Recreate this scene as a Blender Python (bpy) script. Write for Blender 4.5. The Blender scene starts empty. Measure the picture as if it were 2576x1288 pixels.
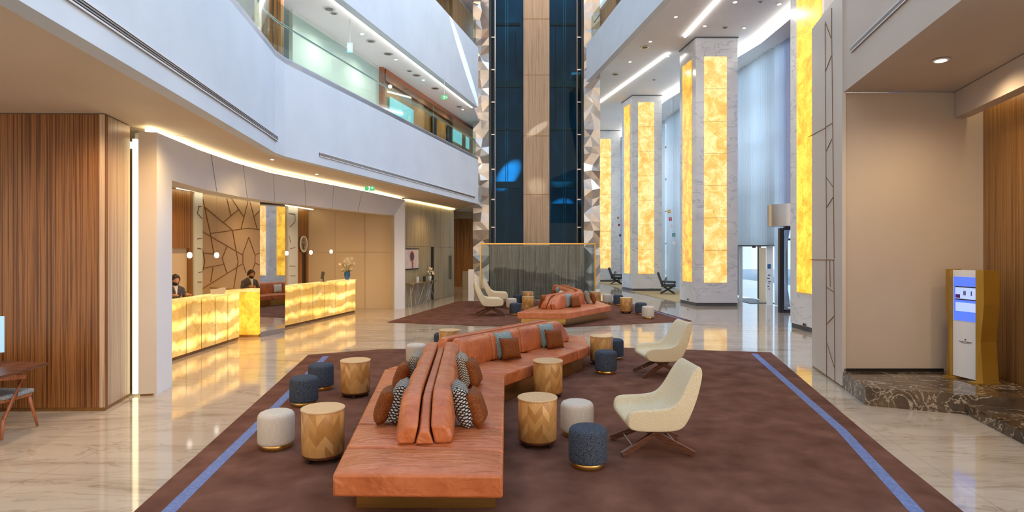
import bpy, bmesh, math, random
from mathutils import Vector, Matrix
random.seed(7)
PI = math.pi
S = bpy.context.scene
COL = S.collection
# ------------------------------------------------------------------ camera, world, exposure
F_, HZ, EYE = 1500.0, 630.0, 2.0          # focal length in px of the 2576 px wide frame, horizon row, eye height
cd = bpy.data.cameras.new('camera'); cam = bpy.data.objects.new('camera', cd); COL.objects.link(cam)
cam.location = (0, 0, EYE); cam.rotation_euler = (PI/2, 0, 0)
cd.sensor_width = 36; cd.sensor_fit = 'HORIZONTAL'; cd.lens = 36*F_/2576; cd.shift_y = -14/2576
cd.clip_start = .05; cd.clip_end = 500
S.camera = cam
S.view_settings.view_transform = 'Standard'; S.view_settings.look = 'None'
S.view_settings.exposure = 0.40; S.view_settings.gamma = 1; S.view_settings.use_curve_mapping = False
S.cycles.max_bounces = 7; S.cycles.diffuse_bounces = 3; S.cycles.glossy_bounces = 4
S.cycles.transmission_bounces = 4; S.cycles.transparent_max_bounces = 12
S.cycles.sample_clamp_indirect = 4; S.cycles.caustics_reflective = False; S.cycles.caustics_refractive = False

W = bpy.data.worlds.new('sky'); S.world = W; W.use_nodes = True
wn, wl = W.node_tree.nodes, W.node_tree.links; wn.clear()
wo = wn.new('ShaderNodeOutputWorld'); wb = wn.new('ShaderNodeBackground'); wb.inputs[1].default_value = 1.15
tc = wn.new('ShaderNodeTexCoord'); sx = wn.new('ShaderNodeSeparateXYZ'); cr = wn.new('ShaderNodeValToRGB')
wl.new(tc.outputs['Generated'], sx.inputs[0]); wl.new(sx.outputs['Z'], cr.inputs[0])
e = cr.color_ramp.elements
e[0].position = 0.0; e[0].color = (.62, .70, .78, 1)
e[1].position = 1.0; e[1].color = (.36, .62, 1, 1)
k = cr.color_ramp.elements.new(.10); k.color = (.62, .75, .92, 1)
k = cr.color_ramp.elements.new(.35); k.color = (.54, .72, .98, 1)
k = cr.color_ramp.elements.new(.55); k.color = (.50, .72, 1, 1)
nz = wn.new('ShaderNodeTexNoise'); nz.inputs['Scale'].default_value = 5; nz.inputs['Detail'].default_value = 5
mp = wn.new('ShaderNodeMapping'); mp.inputs['Scale'].default_value = (1, 1, 3)
wl.new(tc.outputs['Generated'], mp.inputs[0]); wl.new(mp.outputs[0], nz.inputs[0])
c2 = wn.new('ShaderNodeValToRGB'); c2.color_ramp.elements[0].position = .52; c2.color_ramp.elements[1].position = .66
wl.new(nz.outputs[0], c2.inputs[0])
mx = wn.new('ShaderNodeMixRGB'); mx.inputs[2].default_value = (.75, .88, 1, 1)
wl.new(c2.outputs[0], mx.inputs[0]); wl.new(cr.outputs[0], mx.inputs[1]); # brighter towards the windowed street side (+X), warmer towards the rest of the lobby behind the viewer (-Y)
def wm(op, a, b=None, v=None):
    q = wn.new('ShaderNodeMath'); q.operation = op; wl.new(a, q.inputs[0])
    if b is not None: wl.new(b, q.inputs[1])
    if v is not None: q.inputs[1].default_value = v
    return q.outputs[0]
def wr(a, lo, hi, c, d):
    q = wn.new('ShaderNodeMapRange'); q.interpolation_type = 'SMOOTHSTEP'; wl.new(a, q.inputs[0])
    for i_, v_ in zip((1, 2, 3, 4), (lo, hi, c, d)): q.inputs[i_].default_value = v_
    return q.outputs[0]
gx_ = wr(sx.outputs['X'], .25, .75, 1.0, 2.7)
wy = wr(sx.outputs['Y'], -.15, -.8, 0, 1)
wzf = wr(sx.outputs['Z'], .35, .8, 1, 0)
wf = wm('MULTIPLY', wy, wzf)
mw = wn.new('ShaderNodeMixRGB'); mw.inputs[2].default_value = (1.15, .86, .60, 1); wl.new(wf, mw.inputs[0]); wl.new(mx.outputs[0], mw.inputs[1])
sc_ = wn.new('ShaderNodeVectorMath'); sc_.operation = 'SCALE'; wl.new(mw.outputs[0], sc_.inputs[0]); wl.new(gx_, sc_.inputs['Scale'])
wl.new(sc_.outputs[0], wb.inputs[0]); wl.new(wb.outputs[0], wo.inputs[0])

def light(kind, name, loc, power, color, size=.5, size_y=None, rot=(0, 0, 0), parent=None, spot=None, blend=.6):
    d = bpy.data.lights.new(name, kind); d.energy = power; d.color = color
    if kind == 'AREA':
        d.size = size
        if size_y: d.shape = 'RECTANGLE'; d.size_y = size_y
    elif kind == 'SPOT': d.spot_size = spot or 1.6; d.spot_blend = blend; d.shadow_soft_size = size
    else: d.shadow_soft_size = size
    o = bpy.data.objects.new(name, d); o.location = loc; o.rotation_euler = rot; COL.objects.link(o)
    if parent: o.parent = parent
    return o
WARM = (1, .62, .25); WARM2 = (1, .74, .46); COOL = (.72, .86, 1)

# ------------------------------------------------------------------ helpers
def FP(px, py, z=0.0):                     # the place at height z seen at a point of the frame
    d = (EYE - z)*F_/(py - HZ); return ((px-1288)/F_*d, d)
def ZAT(py, d): return EYE - (py-HZ)*d/F_
def XAT(px, d): return (px-1288)/F_*d

def tag(o, label=None, cat=None, group=None, kind=None):
    if label: o['label'] = label
    if cat: o['category'] = cat
    if group: o['group'] = group
    if kind: o['kind'] = kind
    return o
def thing(name, label, cat, loc=(0, 0, 0), rz=0, group=None):
    o = bpy.data.objects.new(name, None); o.empty_display_size = .1; COL.objects.link(o)
    o.location = loc; o.rotation_euler = (0, 0, rz); return tag(o, label, cat, group)
def copy_tree(o, parent=None):
    c = o.copy(); COL.objects.link(c)
    if parent: c.parent = parent
    for ch in list(o.children): copy_tree(ch, c)
    return c
class MB:
    def __init__(s): s.v = []; s.f = []
    def add(s, vs, fs):
        n = len(s.v); s.v += [tuple(v) for v in vs]; s.f += [tuple(i+n for i in f) for f in fs]; return s
    def box(s, c, d, rz=0, M=None):
        hx, hy, hz = d[0]/2, d[1]/2, d[2]/2
        vs = [Vector((x*hx, y*hy, z*hz)) for x in (-1, 1) for y in (-1, 1) for z in (-1, 1)]
        R = M if M is not None else Matrix.Rotation(rz, 3, 'Z')
        vs = [R @ v + Vector(c) for v in vs]
        return s.add(vs, [(0, 1, 3, 2), (4, 6, 7, 5), (0, 4, 5, 1), (2, 3, 7, 6), (0, 2, 6, 4), (1, 5, 7, 3)])
    def prism(s, poly, z0, z1, z0f=None, z1f=None):
        n = len(poly)
        vs = [(p[0], p[1], z0f(p) if z0f else z0) for p in poly] + [(p[0], p[1], z1f(p) if z1f else z1) for p in poly]
        a = sum(poly[i][0]*poly[(i+1) % n][1]-poly[(i+1) % n][0]*poly[i][1] for i in range(n))
        fs = [tuple(range(n))[::-1], tuple(range(n, 2*n))] + [(i, (i+1) % n, (i+1) % n+n, i+n) for i in range(n)]
        if a < 0: fs = [f[::-1] for f in fs]
        return s.add(vs, fs)
    def bar(s, a, b, w, h=None, up=(0, 0, 1)):
        a, b = Vector(a), Vector(b); d = b-a; L = d.length; d.normalize(); h = h or w
        u = Vector(up); x = d.cross(u)
        if x.length < 1e-4: x = d.cross(Vector((1, 0, 0)))
        x.normalize(); y = x.cross(d); M = Matrix((x, d, y)).transposed()
        return s.box((a+b)/2, (w, L, h), M=M)
    def lathe(s, prof, n=32, c=(0, 0, 0), sx=1, sy=1):
        vs = []; fs = []; m = len(prof)
        for r, z in prof:
            for i in range(n):
                t = 2*PI*i/n; vs.append((c[0]+r*sx*math.cos(t), c[1]+r*sy*math.sin(t), c[2]+z))
        for j in range(m-1):
            for i in range(n):
                k = (i+1) % n; fs.append((j*n+i, j*n+k, (j+1)*n+k, (j+1)*n+i))
        fs.append(tuple(range(n))[::-1]); fs.append(tuple((m-1)*n+i for i in range(n)))
        return s.add(vs, fs)
    def tube(s, pts, r, n=8):
        pts = [Vector(p) for p in pts]; vs = []; fs = []; N = len(pts)
        rr = r if isinstance(r, (list, tuple)) else [r]*N
        for j, p in enumerate(pts):
            d = (pts[min(j+1, N-1)]-pts[max(j-1, 0)]).normalized()
            u = Vector((0, 0, 1)) if abs(d.z) < .9 else Vector((1, 0, 0))
            x = d.cross(u).normalized(); y = x.cross(d)
            for i in range(n):
                t = 2*PI*i/n; vs.append(p+x*math.cos(t)*rr[j]+y*math.sin(t)*rr[j])
        for j in range(N-1):
            for i in range(n):
                k = (i+1) % n; fs.append((j*n+i, j*n+k, (j+1)*n+k, (j+1)*n+i))
        fs.append(tuple(range(n))[::-1]); fs.append(tuple((N-1)*n+i for i in range(n)))
        return s.add(vs, fs)
    def build(s, name, m, parent=None, smooth=False, bevel=0, seg=2, sub=0, loc=None):
        me = bpy.data.meshes.new(name); me.from_pydata(s.v, [], s.f); me.materials.append(m)
        b = bmesh.new(); b.from_mesh(me); bmesh.ops.recalc_face_normals(b, faces=b.faces); b.to_mesh(me); b.free()
        me.update()
        o = bpy.data.objects.new(name, me); COL.objects.link(o)
        if parent: o.parent = parent
        if loc: o.location = loc
        if bevel:
            q = o.modifiers.new('bevel', 'BEVEL'); q.width = bevel; q.segments = seg; q.limit_method = 'ANGLE'; q.angle_limit = .6
        if sub:
            q = o.modifiers.new('sub', 'SUBSURF'); q.levels = sub; q.render_levels = sub
        if smooth or sub:
            for p in me.polygons: p.use_smooth = True
            if smooth == 'auto':
                for p in me.polygons: p.use_smooth = True
                try: me.set_sharp_from_angle(angle=.7)
                except Exception: pass
        return o
def offset(pts, t):                        # a plan polyline moved sideways by t (to the left of its direction)
    out = []
    for i, p in enumerate(pts):
        a = Vector(pts[max(i-1, 0)]); b = Vector(pts[min(i+1, len(pts)-1)]); d = (b-a).normalized()
        out.append((p[0]-d.y*t, p[1]+d.x*t))
    return out
def wall_mb(pts, z0, z1, t, mb=None, z0s=None, z1s=None):
    mb = mb or MB(); q = offset(pts, t); n = len(pts)
    z0s = z0s or [z0]*n; z1s = z1s or [z1]*n; vs = []; fs = []
    for i in range(n):
        vs += [(*pts[i], z0s[i]), (*pts[i], z1s[i]), (*q[i], z1s[i]), (*q[i], z0s[i])]
    for i in range(n-1):
        a, b = 4*i, 4*(i+1)
        for j in range(4):
            k = (j+1) % 4; fs.append((a+j, a+k, b+k, b+j))
    fs.append((0, 1, 2, 3)); fs.append(tuple(4*(n-1)+j for j in (3, 2, 1, 0)))
    return mb.add(vs, fs)
def struct(o): o['kind'] = 'structure'; return o

# ------------------------------------------------------------------ materials
def mat(name, color=(.8, .8, .8), rough=.5, metal=0, spec=.5, emit=None, es=0):
    m = bpy.data.materials.new(name); m.use_nodes = True; b = m.node_tree.nodes['Principled BSDF']
    b.inputs['Base Color'].default_value = (*color, 1); b.inputs['Roughness'].default_value = rough
    b.inputs['Metallic'].default_value = metal; b.inputs['Specular IOR Level'].default_value = spec
    if emit: b.inputs['Emission Color'].default_value = (*emit, 1); b.inputs['Emission Strength'].default_value = es
    return m
def N(m, t, **kw):
    n = m.node_tree.nodes.new(t)
    for k_, v in kw.items():
        if k_ in n.inputs: n.inputs[k_].default_value = v
        else: setattr(n, k_, v)
    return n
def L(m, a, b): m.node_tree.links.new(a, b)
def ramp(m, stops):
    r = N(m, 'ShaderNodeValToRGB'); el = r.color_ramp.elements
    while len(el) > 1: el.remove(el[-1])
    el[0].position = stops[0][0]; el[0].color = (*stops[0][1], 1)
    for p, c in stops[1:]:
        x = el.new(p); x.color = (*c, 1)
    return r
def noise_mat(name, stops, scale=(1, 1, 1), nscale=5, detail=4, rough=.5, metal=0, dist=0, bump=0, bscale=None, spec=.5, coord='Object', rrough=None):
    m = mat(name, rough=rough, metal=metal, spec=spec); b = m.node_tree.nodes['Principled BSDF']
    t = N(m, 'ShaderNodeTexCoord'); mp = N(m, 'ShaderNodeMapping'); mp.inputs['Scale'].default_value = scale
    L(m, t.outputs[coord], mp.inputs[0])
    n = N(m, 'ShaderNodeTexNoise', Scale=nscale, Detail=detail, Distortion=dist); L(m, mp.outputs[0], n.inputs[0])
    r = ramp(m, stops); L(m, n.outputs[0], r.inputs[0]); L(m, r.outputs[0], b.inputs['Base Color'])
    if bump:
        n2 = n
        if bscale: n2 = N(m, 'ShaderNodeTexNoise', Scale=bscale, Detail=3); L(m, mp.outputs[0], n2.inputs[0])
        bp = N(m, 'ShaderNodeBump', Strength=bump, Distance=.01); L(m, n2.outputs[0], bp.inputs['Height']); L(m, bp.outputs[0], b.inputs['Normal'])
    return m
M = {}
M['white_wall'] = noise_mat('white_plaster_blue_daylight', [(.3, (.60, .69, .77)), (.7, (.665, .755, .835))], nscale=1.2, rough=.55, bump=.02)  # blue daylight cast put into the base colour of white paint
M['soffit'] = noise_mat('cream_plaster', [(.3, (.66, .55, .41)), (.7, (.72, .61, .46))], nscale=.8, rough=.6)
M['ceil'] = noise_mat('white_ceiling_paint', [(.3, (.84, .85, .86)), (.7, (.90, .90, .90))], nscale=.8, rough=.6)
M['panel'] = noise_mat('satin_beige_panel', [(.3, (.56, .50, .43)), (.7, (.62, .56, .49))], nscale=.6, rough=.35)
M['beige'] = noise_mat('beige_wall_panel', [(.3, (.66, .54, .38)), (.7, (.72, .60, .43))], nscale=.6, rough=.38)
M['tan'] = noise_mat('tan_wall_paint', [(.3, (.54, .46, .38)), (.7, (.59, .50, .41))], nscale=.9, rough=.5)
M['portal'] = noise_mat('silver_white_panel', [(.3, (.72, .76, .82)), (.7, (.78, .82, .87))], nscale=.7, rough=.4)
def wood(name, c0, c1, c2_, hs=22, rough=.35, dark=None):
    m = mat(name, rough=rough); b = m.node_tree.nodes['Principled BSDF']
    t = N(m, 'ShaderNodeTexCoord'); mp = N(m, 'ShaderNodeMapping'); mp.inputs['Scale'].default_value = (hs, hs, .25)
    L(m, t.outputs['Object'], mp.inputs[0])
    n = N(m, 'ShaderNodeTexNoise', Scale=1.0, Detail=5, Roughness=.7); L(m, mp.outputs[0], n.inputs[0])
    r = ramp(m, [(.32, c0), (.46, c1), (.54, c2_), (.66, c0)]); L(m, n.outputs[0], r.inputs[0]); L(m, r.outputs[0], b.inputs['Base Color'])
    bp = N(m, 'ShaderNodeBump', Strength=.15, Distance=.01); L(m, n.outputs[0], bp.inputs['Height']); L(m, bp.outputs[0], b.inputs['Normal'])
    return m
M['zebra'] = wood('zebrano_veneer', (.035, .011, .003), (.12, .040, .010), (.30, .13, .042), 48, .3)
M['greywood'] = wood('grey_oak_veneer', (.26, .18, .12), (.42, .30, .20), (.52, .38, .27), 20, .4)
M['brownwood'] = wood('brown_veneer', (.14, .05, .012), (.28, .10, .025), (.42, .18, .05), 14, .4)
M['amberwood'] = wood('amber_veneer', (.08, .03, .006), (.22, .098, .022), (.35, .175, .05), 40, .35)
M['lightwood'] = wood('light_oak_panel', (.30, .20, .12), (.43, .30, .19), (.52, .38, .26), 12, .45)
M['walnut'] = noise_mat('walnut', [(.3, (.05, .018, .01)), (.7, (.15, .055, .028))], scale=(3, 3, 30), nscale=3, rough=.35)
M['cherry'] = noise_mat('red_brown_wood', [(.3, (.20, .055, .02)), (.7, (.42, .14, .05))], scale=(6, 30, 6), nscale=2, rough=.3)
M['gold'] = noise_mat('brushed_brass', [(.3, (.62, .40, .12)), (.7, (.72, .48, .17))], scale=(1, 1, 30), nscale=3, rough=.28, metal=1)
M['brass'] = mat('pale_brass', (.66, .52, .28), .3, 1)
M['kgold'] = noise_mat('satin_gold', [(.3, (.40, .22, .025)), (.7, (.50, .29, .045))], nscale=2, rough=.4, metal=.5)
M['steel'] = mat('brushed_steel', (.55, .55, .56), .3, 1)
M['darkmetal'] = mat('dark_metal', (.05, .055, .06), .35, .8)
M['black'] = mat('black_lacquer', (.012, .012, .013), .35)
M['dkgrey'] = mat('dark_grey_paint', (.09, .09, .09), .5)
M['white'] = mat('white_lacquer', (.82, .82, .82), .25)
M['mirror'] = mat('mirror', (.80, .82, .84), .02, 1)
M['bronze'] = noise_mat('bronze_inlay', [(.3, (.22, .11, .04)), (.7, (.30, .16, .06))], nscale=8, rough=.35, metal=.6)
def leather():
    m = mat('cognac_leather', rough=.36); b = m.node_tree.nodes['Principled BSDF']
    t = N(m, 'ShaderNodeTexCoord')
    n = N(m, 'ShaderNodeTexNoise', Scale=3.5, Detail=9, Roughness=.72); L(m, t.outputs['Object'], n.inputs[0])
    r = ramp(m, [(.28, (.34, .085, .022)), (.5, (.47, .135, .043)), (.72, (.56, .19, .075))]); L(m, n.outputs[0], r.inputs[0]); L(m, r.outputs[0], b.inputs['Base Color'])
    mp = N(m, 'ShaderNodeMapping'); mp.inputs['Scale'].default_value = (2.2, 9, 3); L(m, t.outputs['Object'], mp.inputs[0])
    n2 = N(m, 'ShaderNodeTexNoise', Scale=1.6, Detail=3, Distortion=1.2); L(m, mp.outputs[0], n2.inputs[0])
    n3 = N(m, 'ShaderNodeTexNoise', Scale=180, Detail=2); L(m, t.outputs['Object'], n3.inputs[0])
    bp = N(m, 'ShaderNodeBump', Strength=.7, Distance=.035); L(m, n2.outputs[0], bp.inputs['Height'])
    bq = N(m, 'ShaderNodeBump', Strength=.15, Distance=.002); L(m, n3.outputs[0], bq.inputs['Height']); L(m, bp.outputs[0], bq.inputs['Normal'])
    L(m, bq.outputs[0], b.inputs['Normal'])
    return m
M['leather'] = leather()
def fabric(name, a, b_, s=160, rough=.95):
    return noise_mat(name, [(.35, a), (.65, b_)], nscale=s, detail=3, rough=rough, bump=.35, spec=.15)
M['cream'] = fabric('cream_boucle', (.58, .50, .33), (.73, .64, .45), 110)
M['beigef'] = fabric('beige_fabric', (.50, .45, .38), (.62, .57, .49), 120)
M['denim'] = fabric('charcoal_blue_tweed', (.020, .028, .042), (.085, .105, .14), 110)
M['greyf'] = fabric('dark_grey_fabric', (.05, .055, .06), (.10, .105, .11), 80)
M['greyseat'] = fabric('grey_seat_fabric', (.16, .17, .19), (.34, .36, .38), 90)
M['velvet'] = fabric('rust_velvet', (.13, .034, .007), (.23, .07, .016), 60, .6)
M['jacket'] = fabric('grey_wool', (.08, .075, .085), (.13, .12, .13), 60)
M['shirt'] = mat('white_cotton', (.75, .73, .70), .8)
M['skin'] = noise_mat('skin', [(.3, (.50, .27, .16)), (.7, (.58, .33, .21))], nscale=8, rough=.55)
M['hair'] = noise_mat('black_hair', [(.3, (.012, .008, .006)), (.7, (.03, .02, .015))], scale=(1, 1, 8), nscale=30, rough=.45)
M['curtain'] = None
def checker(name, a, b_, s):
    m = mat(name, rough=.9, spec=.15); b = m.node_tree.nodes['Principled BSDF']
    t = N(m, 'ShaderNodeTexCoord'); mp = N(m, 'ShaderNodeMapping'); mp.inputs['Rotation'].default_value = (0, .6, 0)
    mp.inputs['Scale'].default_value = (s, s, s); L(m, t.outputs['Object'], mp.inputs[0])
    sp = N(m, 'ShaderNodeSeparateXYZ'); L(m, mp.outputs[0], sp.inputs[0]); out = []
    for ax in ('X', 'Z'):
        f = N(m, 'ShaderNodeMath', operation='FRACT'); L(m, sp.outputs[ax], f.inputs[0])
        g = N(m, 'ShaderNodeMath', operation='GREATER_THAN'); g.inputs[1].default_value = .38; L(m, f.outputs[0], g.inputs[0]); out.append(g)
    q = N(m, 'ShaderNodeMath', operation='MULTIPLY'); L(m, out[0].outputs[0], q.inputs[0]); L(m, out[1].outputs[0], q.inputs[1])
    mx = N(m, 'ShaderNodeMixRGB'); mx.inputs[1].default_value = (*a, 1); mx.inputs[2].default_value = (*b_, 1); L(m, q.outputs[0], mx.inputs[0]); L(m, mx.outputs[0], b.inputs['Base Color'])
    return m
M['check'] = checker('black_white_check', (.02, .022, .028), (.55, .52, .46), 48)
M['check2'] = checker('beige_black_check', (.05, .05, .05), (.60, .53, .40), 60)
M['check3'] = checker('blue_green_weave', (.10, .17, .19), (.42, .50, .46), 60)
def parquet():
    m = mat('chevron_oak_parquet', rough=.32); b = m.node_tree.nodes['Principled BSDF']
    t = N(m, 'ShaderNodeTexCoord'); sp = N(m, 'ShaderNodeSeparateXYZ'); L(m, t.outputs['Object'], sp.inputs[0])
    def mth(op, a, c=None, v=None):
        n = N(m, 'ShaderNodeMath', operation=op); L(m, a, n.inputs[0])
        if c is not None: L(m, c, n.inputs[1])
        if v is not None: n.inputs[1].default_value = v
        return n.outputs[0]
    ang = mth('ARCTAN2', sp.outputs['Y'], sp.outputs['X'])
    u = mth('MULTIPLY', ang, v=8/(2*PI)); fl = mth('FLOOR', u); fr = mth('FRACT', u)
    tri = mth('ABSOLUTE', mth('SUBTRACT', fr, v=.5))
    v = mth('ADD', mth('MULTIPLY', sp.outputs['Z'], v=11), mth('MULTIPLY', tri, v=2.2))
    vi = mth('FLOOR', v); side = mth('GREATER_THAN', fr, v=.5)
    cmb = N(m, 'ShaderNodeCombineXYZ'); L(m, vi, cmb.inputs[0]); L(m, fl, cmb.inputs[1]); L(m, side, cmb.inputs[2])
    wn_ = N(m, 'ShaderNodeTexWhiteNoise'); L(m, cmb.outputs[0], wn_.inputs[0])
    r = ramp(m, [(0, (.46, .22, .06)), (.5, (.60, .32, .10)), (1, (.74, .44, .17))]); L(m, wn_.outputs['Value'], r.inputs[0])
    n = N(m, 'ShaderNodeTexNoise', Scale=20, Detail=4); L(m, t.outputs['Object'], n.inputs[0])
    mx = N(m, 'ShaderNodeMixRGB', blend_type='MULTIPLY'); mx.inputs[0].default_value = .22; L(m, r.outputs[0], mx.inputs[1]); L(m, n.outputs[0], mx.inputs[2])
    L(m, mx.outputs[0], b.inputs['Base Color']); return m
M['parquet'] = parquet()
M['tabletop'] = noise_mat('oak_table_top', [(.3, (.60, .40, .20)), (.7, (.70, .49, .27))], scale=(3, 25, 3), nscale=3, rough=.3)
def floor_mat():
    m = mat('polished_marble_floor', rough=.07, spec=.75); b = m.node_tree.nodes['Principled BSDF']
    t = N(m, 'ShaderNodeTexCoord'); mp = N(m, 'ShaderNodeMapping'); mp.inputs['Rotation'].default_value = (0, 0, -.55); mp.inputs['Scale'].default_value = (.35, 1.6, 1)
    L(m, t.outputs['Object'], mp.inputs[0])
    n = N(m, 'ShaderNodeTexNoise', Scale=1.1, Detail=8, Roughness=.62, Distortion=.9); L(m, mp.outputs[0], n.inputs[0])
    r = ramp(m, [(.26, (.22, .17, .115)), (.37, (.37, .30, .22)), (.48, (.49, .405, .305)), (.72, (.54, .46, .36))]); L(m, n.outputs[0], r.inputs[0])
    n2 = N(m, 'ShaderNodeTexNoise', Scale=.9, Detail=9, Roughness=.55, Distortion=2.2); L(m, mp.outputs[0], n2.inputs[0])
    r2 = ramp(m, [(.485, (1, 1, 1)), (.50, (.55, .48, .40)), (.515, (1, 1, 1))]); L(m, n2.outputs[0], r2.inputs[0])
    mx = N(m, 'ShaderNodeMixRGB', blend_type='MULTIPLY'); mx.inputs[0].default_value = .55; L(m, r.outputs[0], mx.inputs[1]); L(m, r2.outputs[0], mx.inputs[2])
    br = N(m, 'ShaderNodeTexBrick', Scale=1.0); br.offset = 0
    br.inputs['Brick Width'].default_value = 1.6; br.inputs['Row Height'].default_value = 1.6; br.inputs['Mortar Size'].default_value = .003
    br.inputs['Color1'].default_value = br.inputs['Color2'].default_value = (1, 1, 1, 1); br.inputs['Mortar'].default_value = (.6, .56, .5, 1)
    mp2 = N(m, 'ShaderNodeMapping'); mp2.inputs['Rotation'].default_value = (0, 0, .12); L(m, t.outputs['Object'], mp2.inputs[0]); L(m, mp2.outputs[0], br.inputs[0])
    my = N(m, 'ShaderNodeMixRGB', blend_type='MULTIPLY'); my.inputs[0].default_value = 1; L(m, mx.outputs[0], my.inputs[1]); L(m, br.outputs[0], my.inputs[2])
    L(m, my.outputs[0], b.inputs['Base Color']); return m
M['floor'] = floor_mat()
def rug_mat():
    m = noise_mat('brown_wool_rug', [(.3, (.110, .048, .032)), (.55, (.16, .074, .050)), (.75, (.205, .098, .068))], nscale=3.0, detail=8, rough=.95, spec=.08)
    b = m.node_tree.nodes['Principled BSDF']; t = N(m, 'ShaderNodeTexCoord'); n = N(m, 'ShaderNodeTexNoise', Scale=220, Detail=2); L(m, t.outputs['Object'], n.inputs[0])
    bp = N(m, 'ShaderNodeBump', Strength=.5, Distance=.01); L(m, n.outputs[0], bp.inputs['Height']); L(m, bp.outputs[0], b.inputs['Normal']); return m
M['rug'] = rug_mat()
M['stripe'] = noise_mat('blue_wool_stripe', [(.3, (.13, .17, .34)), (.7, (.20, .25, .44))], nscale=30, rough=.95, spec=.08)
M['tanrug'] = noise_mat('tan_wool_rug', [(.3, (.42, .30, .15)), (.7, (.55, .42, .23))], nscale=12, rough=.95, spec=.1)
def marble(name, base, base2, vein, rough=.15, sc=(1, 1, 1), w=.012, ns=1.3):
    m = mat(name, rough=rough); b = m.node_tree.nodes['Principled BSDF']
    t = N(m, 'ShaderNodeTexCoord'); mp = N(m, 'ShaderNodeMapping'); mp.inputs['Scale'].default_value = sc; mp.inputs['Rotation'].default_value = (.5, .6, .3); L(m, t.outputs['Object'], mp.inputs[0])
    n = N(m, 'ShaderNodeTexNoise', Scale=ns, Detail=8, Roughness=.6, Distortion=1.4); L(m, mp.outputs[0], n.inputs[0])
    r = ramp(m, [(.5-3*w, (0, 0, 0)), (.5, (1, 1, 1)), (.5+w, (0, 0, 0))]); L(m, n.outputs[0], r.inputs[0])
    n2 = N(m, 'ShaderNodeTexNoise', Scale=ns*1.5, Detail=6); L(m, mp.outputs[0], n2.inputs[0]); r2 = ramp(m, [(.35, base), (.65, base2)]); L(m, n2.outputs[0], r2.inputs[0])
    mx = N(m, 'ShaderNodeMixRGB'); L(m, r.outputs[0], mx.inputs[0]); L(m, r2.outputs[0], mx.inputs[1]); mx.inputs[2].default_value = (*vein, 1); L(m, mx.outputs[0], b.inputs['Base Color'])
    return m
M['wmarble'] = marble('white_veined_marble', (.68, .69, .71), (.78, .79, .80), (.46, .49, .54), .18, (1, 1, 2.0), .007, .55)
M['dmarble'] = marble('dark_emperador_marble', (.035, .022, .012), (.12, .075, .04), (.50, .42, .33), .1, (1.3, 1.3, 1.6), .008, 1.7)
def onyx(name, lo, mid, hi, st, ns=2.0):
    m = bpy.data.materials.new(name); m.use_nodes = True; nt = m.node_tree; b = nt.nodes['Principled BSDF']; b.inputs['Roughness'].default_value = .2
    b.inputs['Base Color'].default_value = (.5, .32, .1, 1)
    t = N(m, 'ShaderNodeTexCoord'); n = N(m, 'ShaderNodeTexNoise', Scale=ns, Detail=9, Roughness=.65, Distortion=.8); L(m, t.outputs['Object'], n.inputs[0])
    r = ramp(m, [(.30, lo), (.45, mid), (.60, hi), (.75, mid)]); L(m, n.outputs[0], r.inputs[0])
    n2 = N(m, 'ShaderNodeTexNoise', Scale=ns*1.3, Detail=6, Distortion=2.5); L(m, t.outputs['Object'], n2.inputs[0]); r2 = ramp(m, [(.48, (1, 1, 1)), (.50, (.55, .35, .15)), (.52, (1, 1, 1))]); L(m, n2.outputs[0], r2.inputs[0])
    mx = N(m, 'ShaderNodeMixRGB', blend_type='MULTIPLY'); mx.inputs[0].default_value = .7; L(m, r.outputs[0], mx.inputs[1]); L(m, r2.outputs[0], mx.inputs[2])
    L(m, mx.outputs[0], b.inputs['Emission Color']); b.inputs['Emission Strength'].default_value = st; return m, mx, b
M['onyx'], _, _ = onyx('backlit_honey_onyx', (.62, .28, .045), (.84, .48, .12), (1, .76, .36), .86, 2.4)
M['onyx_deep'], _, _ = onyx('backlit_deep_onyx', (.70, .22, .005), (.92, .42, .015), (1, .66, .06), 1.0, 3.0)
M['onyx_amber'], _, _ = onyx('backlit_amber_onyx', (.42, .15, .005), (.72, .33, .01), (.95, .60, .04), .9, 2.5)
def desk_onyx():                            # a translucent panel with two rows of lamps glowing through it
    m, mx, b = onyx('backlit_desk_onyx', (.60, .25, .03), (.80, .42, .08), (.92, .60, .20), 1.0, 2.6)
    t = N(m, 'ShaderNodeTexCoord'); sp = N(m, 'ShaderNodeSeparateXYZ'); L(m, t.outputs['Object'], sp.inputs[0])
    n = N(m, 'ShaderNodeTexNoise', Scale=1.4, Detail=3); L(m, t.outputs['Object'], n.inputs[0])
    a = N(m, 'ShaderNodeMath', operation='MULTIPLY_ADD'); L(m, n.outputs[0], a.inputs[0]); a.inputs[1].default_value = .45; L(m, sp.outputs['Z'], a.inputs[2])
    w = N(m, 'ShaderNodeMath', operation='MULTIPLY'); L(m, a.outputs[0], w.inputs[0]); w.inputs[1].default_value = 16.5
    s_ = N(m, 'ShaderNodeMath', operation='SINE'); L(m, w.outputs[0], s_.inputs[0])
    c = N(m, 'ShaderNodeMapRange'); L(m, s_.outputs[0], c.inputs[0]); c.inputs[1].default_value = -.2; c.inputs[2].default_value = 1; c.inputs[3].default_value = .50; c.inputs[4].default_value = 1.75
    n5 = N(m, 'ShaderNodeTexNoise', Scale=1.1, Detail=2); L(m, t.outputs['Object'], n5.inputs[0])
    c5 = N(m, 'ShaderNodeMapRange'); L(m, n5.outputs[0], c5.inputs[0]); c5.inputs[1].default_value = .35; c5.inputs[2].default_value = .65; c5.inputs[3].default_value = .6; c5.inputs[4].default_value = 1.25
    q5 = N(m, 'ShaderNodeMath', operation='MULTIPLY'); L(m, c.outputs[0], q5.inputs[0]); L(m, c5.outputs[0], q5.inputs[1])
    L(m, q5.outputs[0], b.inputs['Emission Strength']); return m
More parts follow.
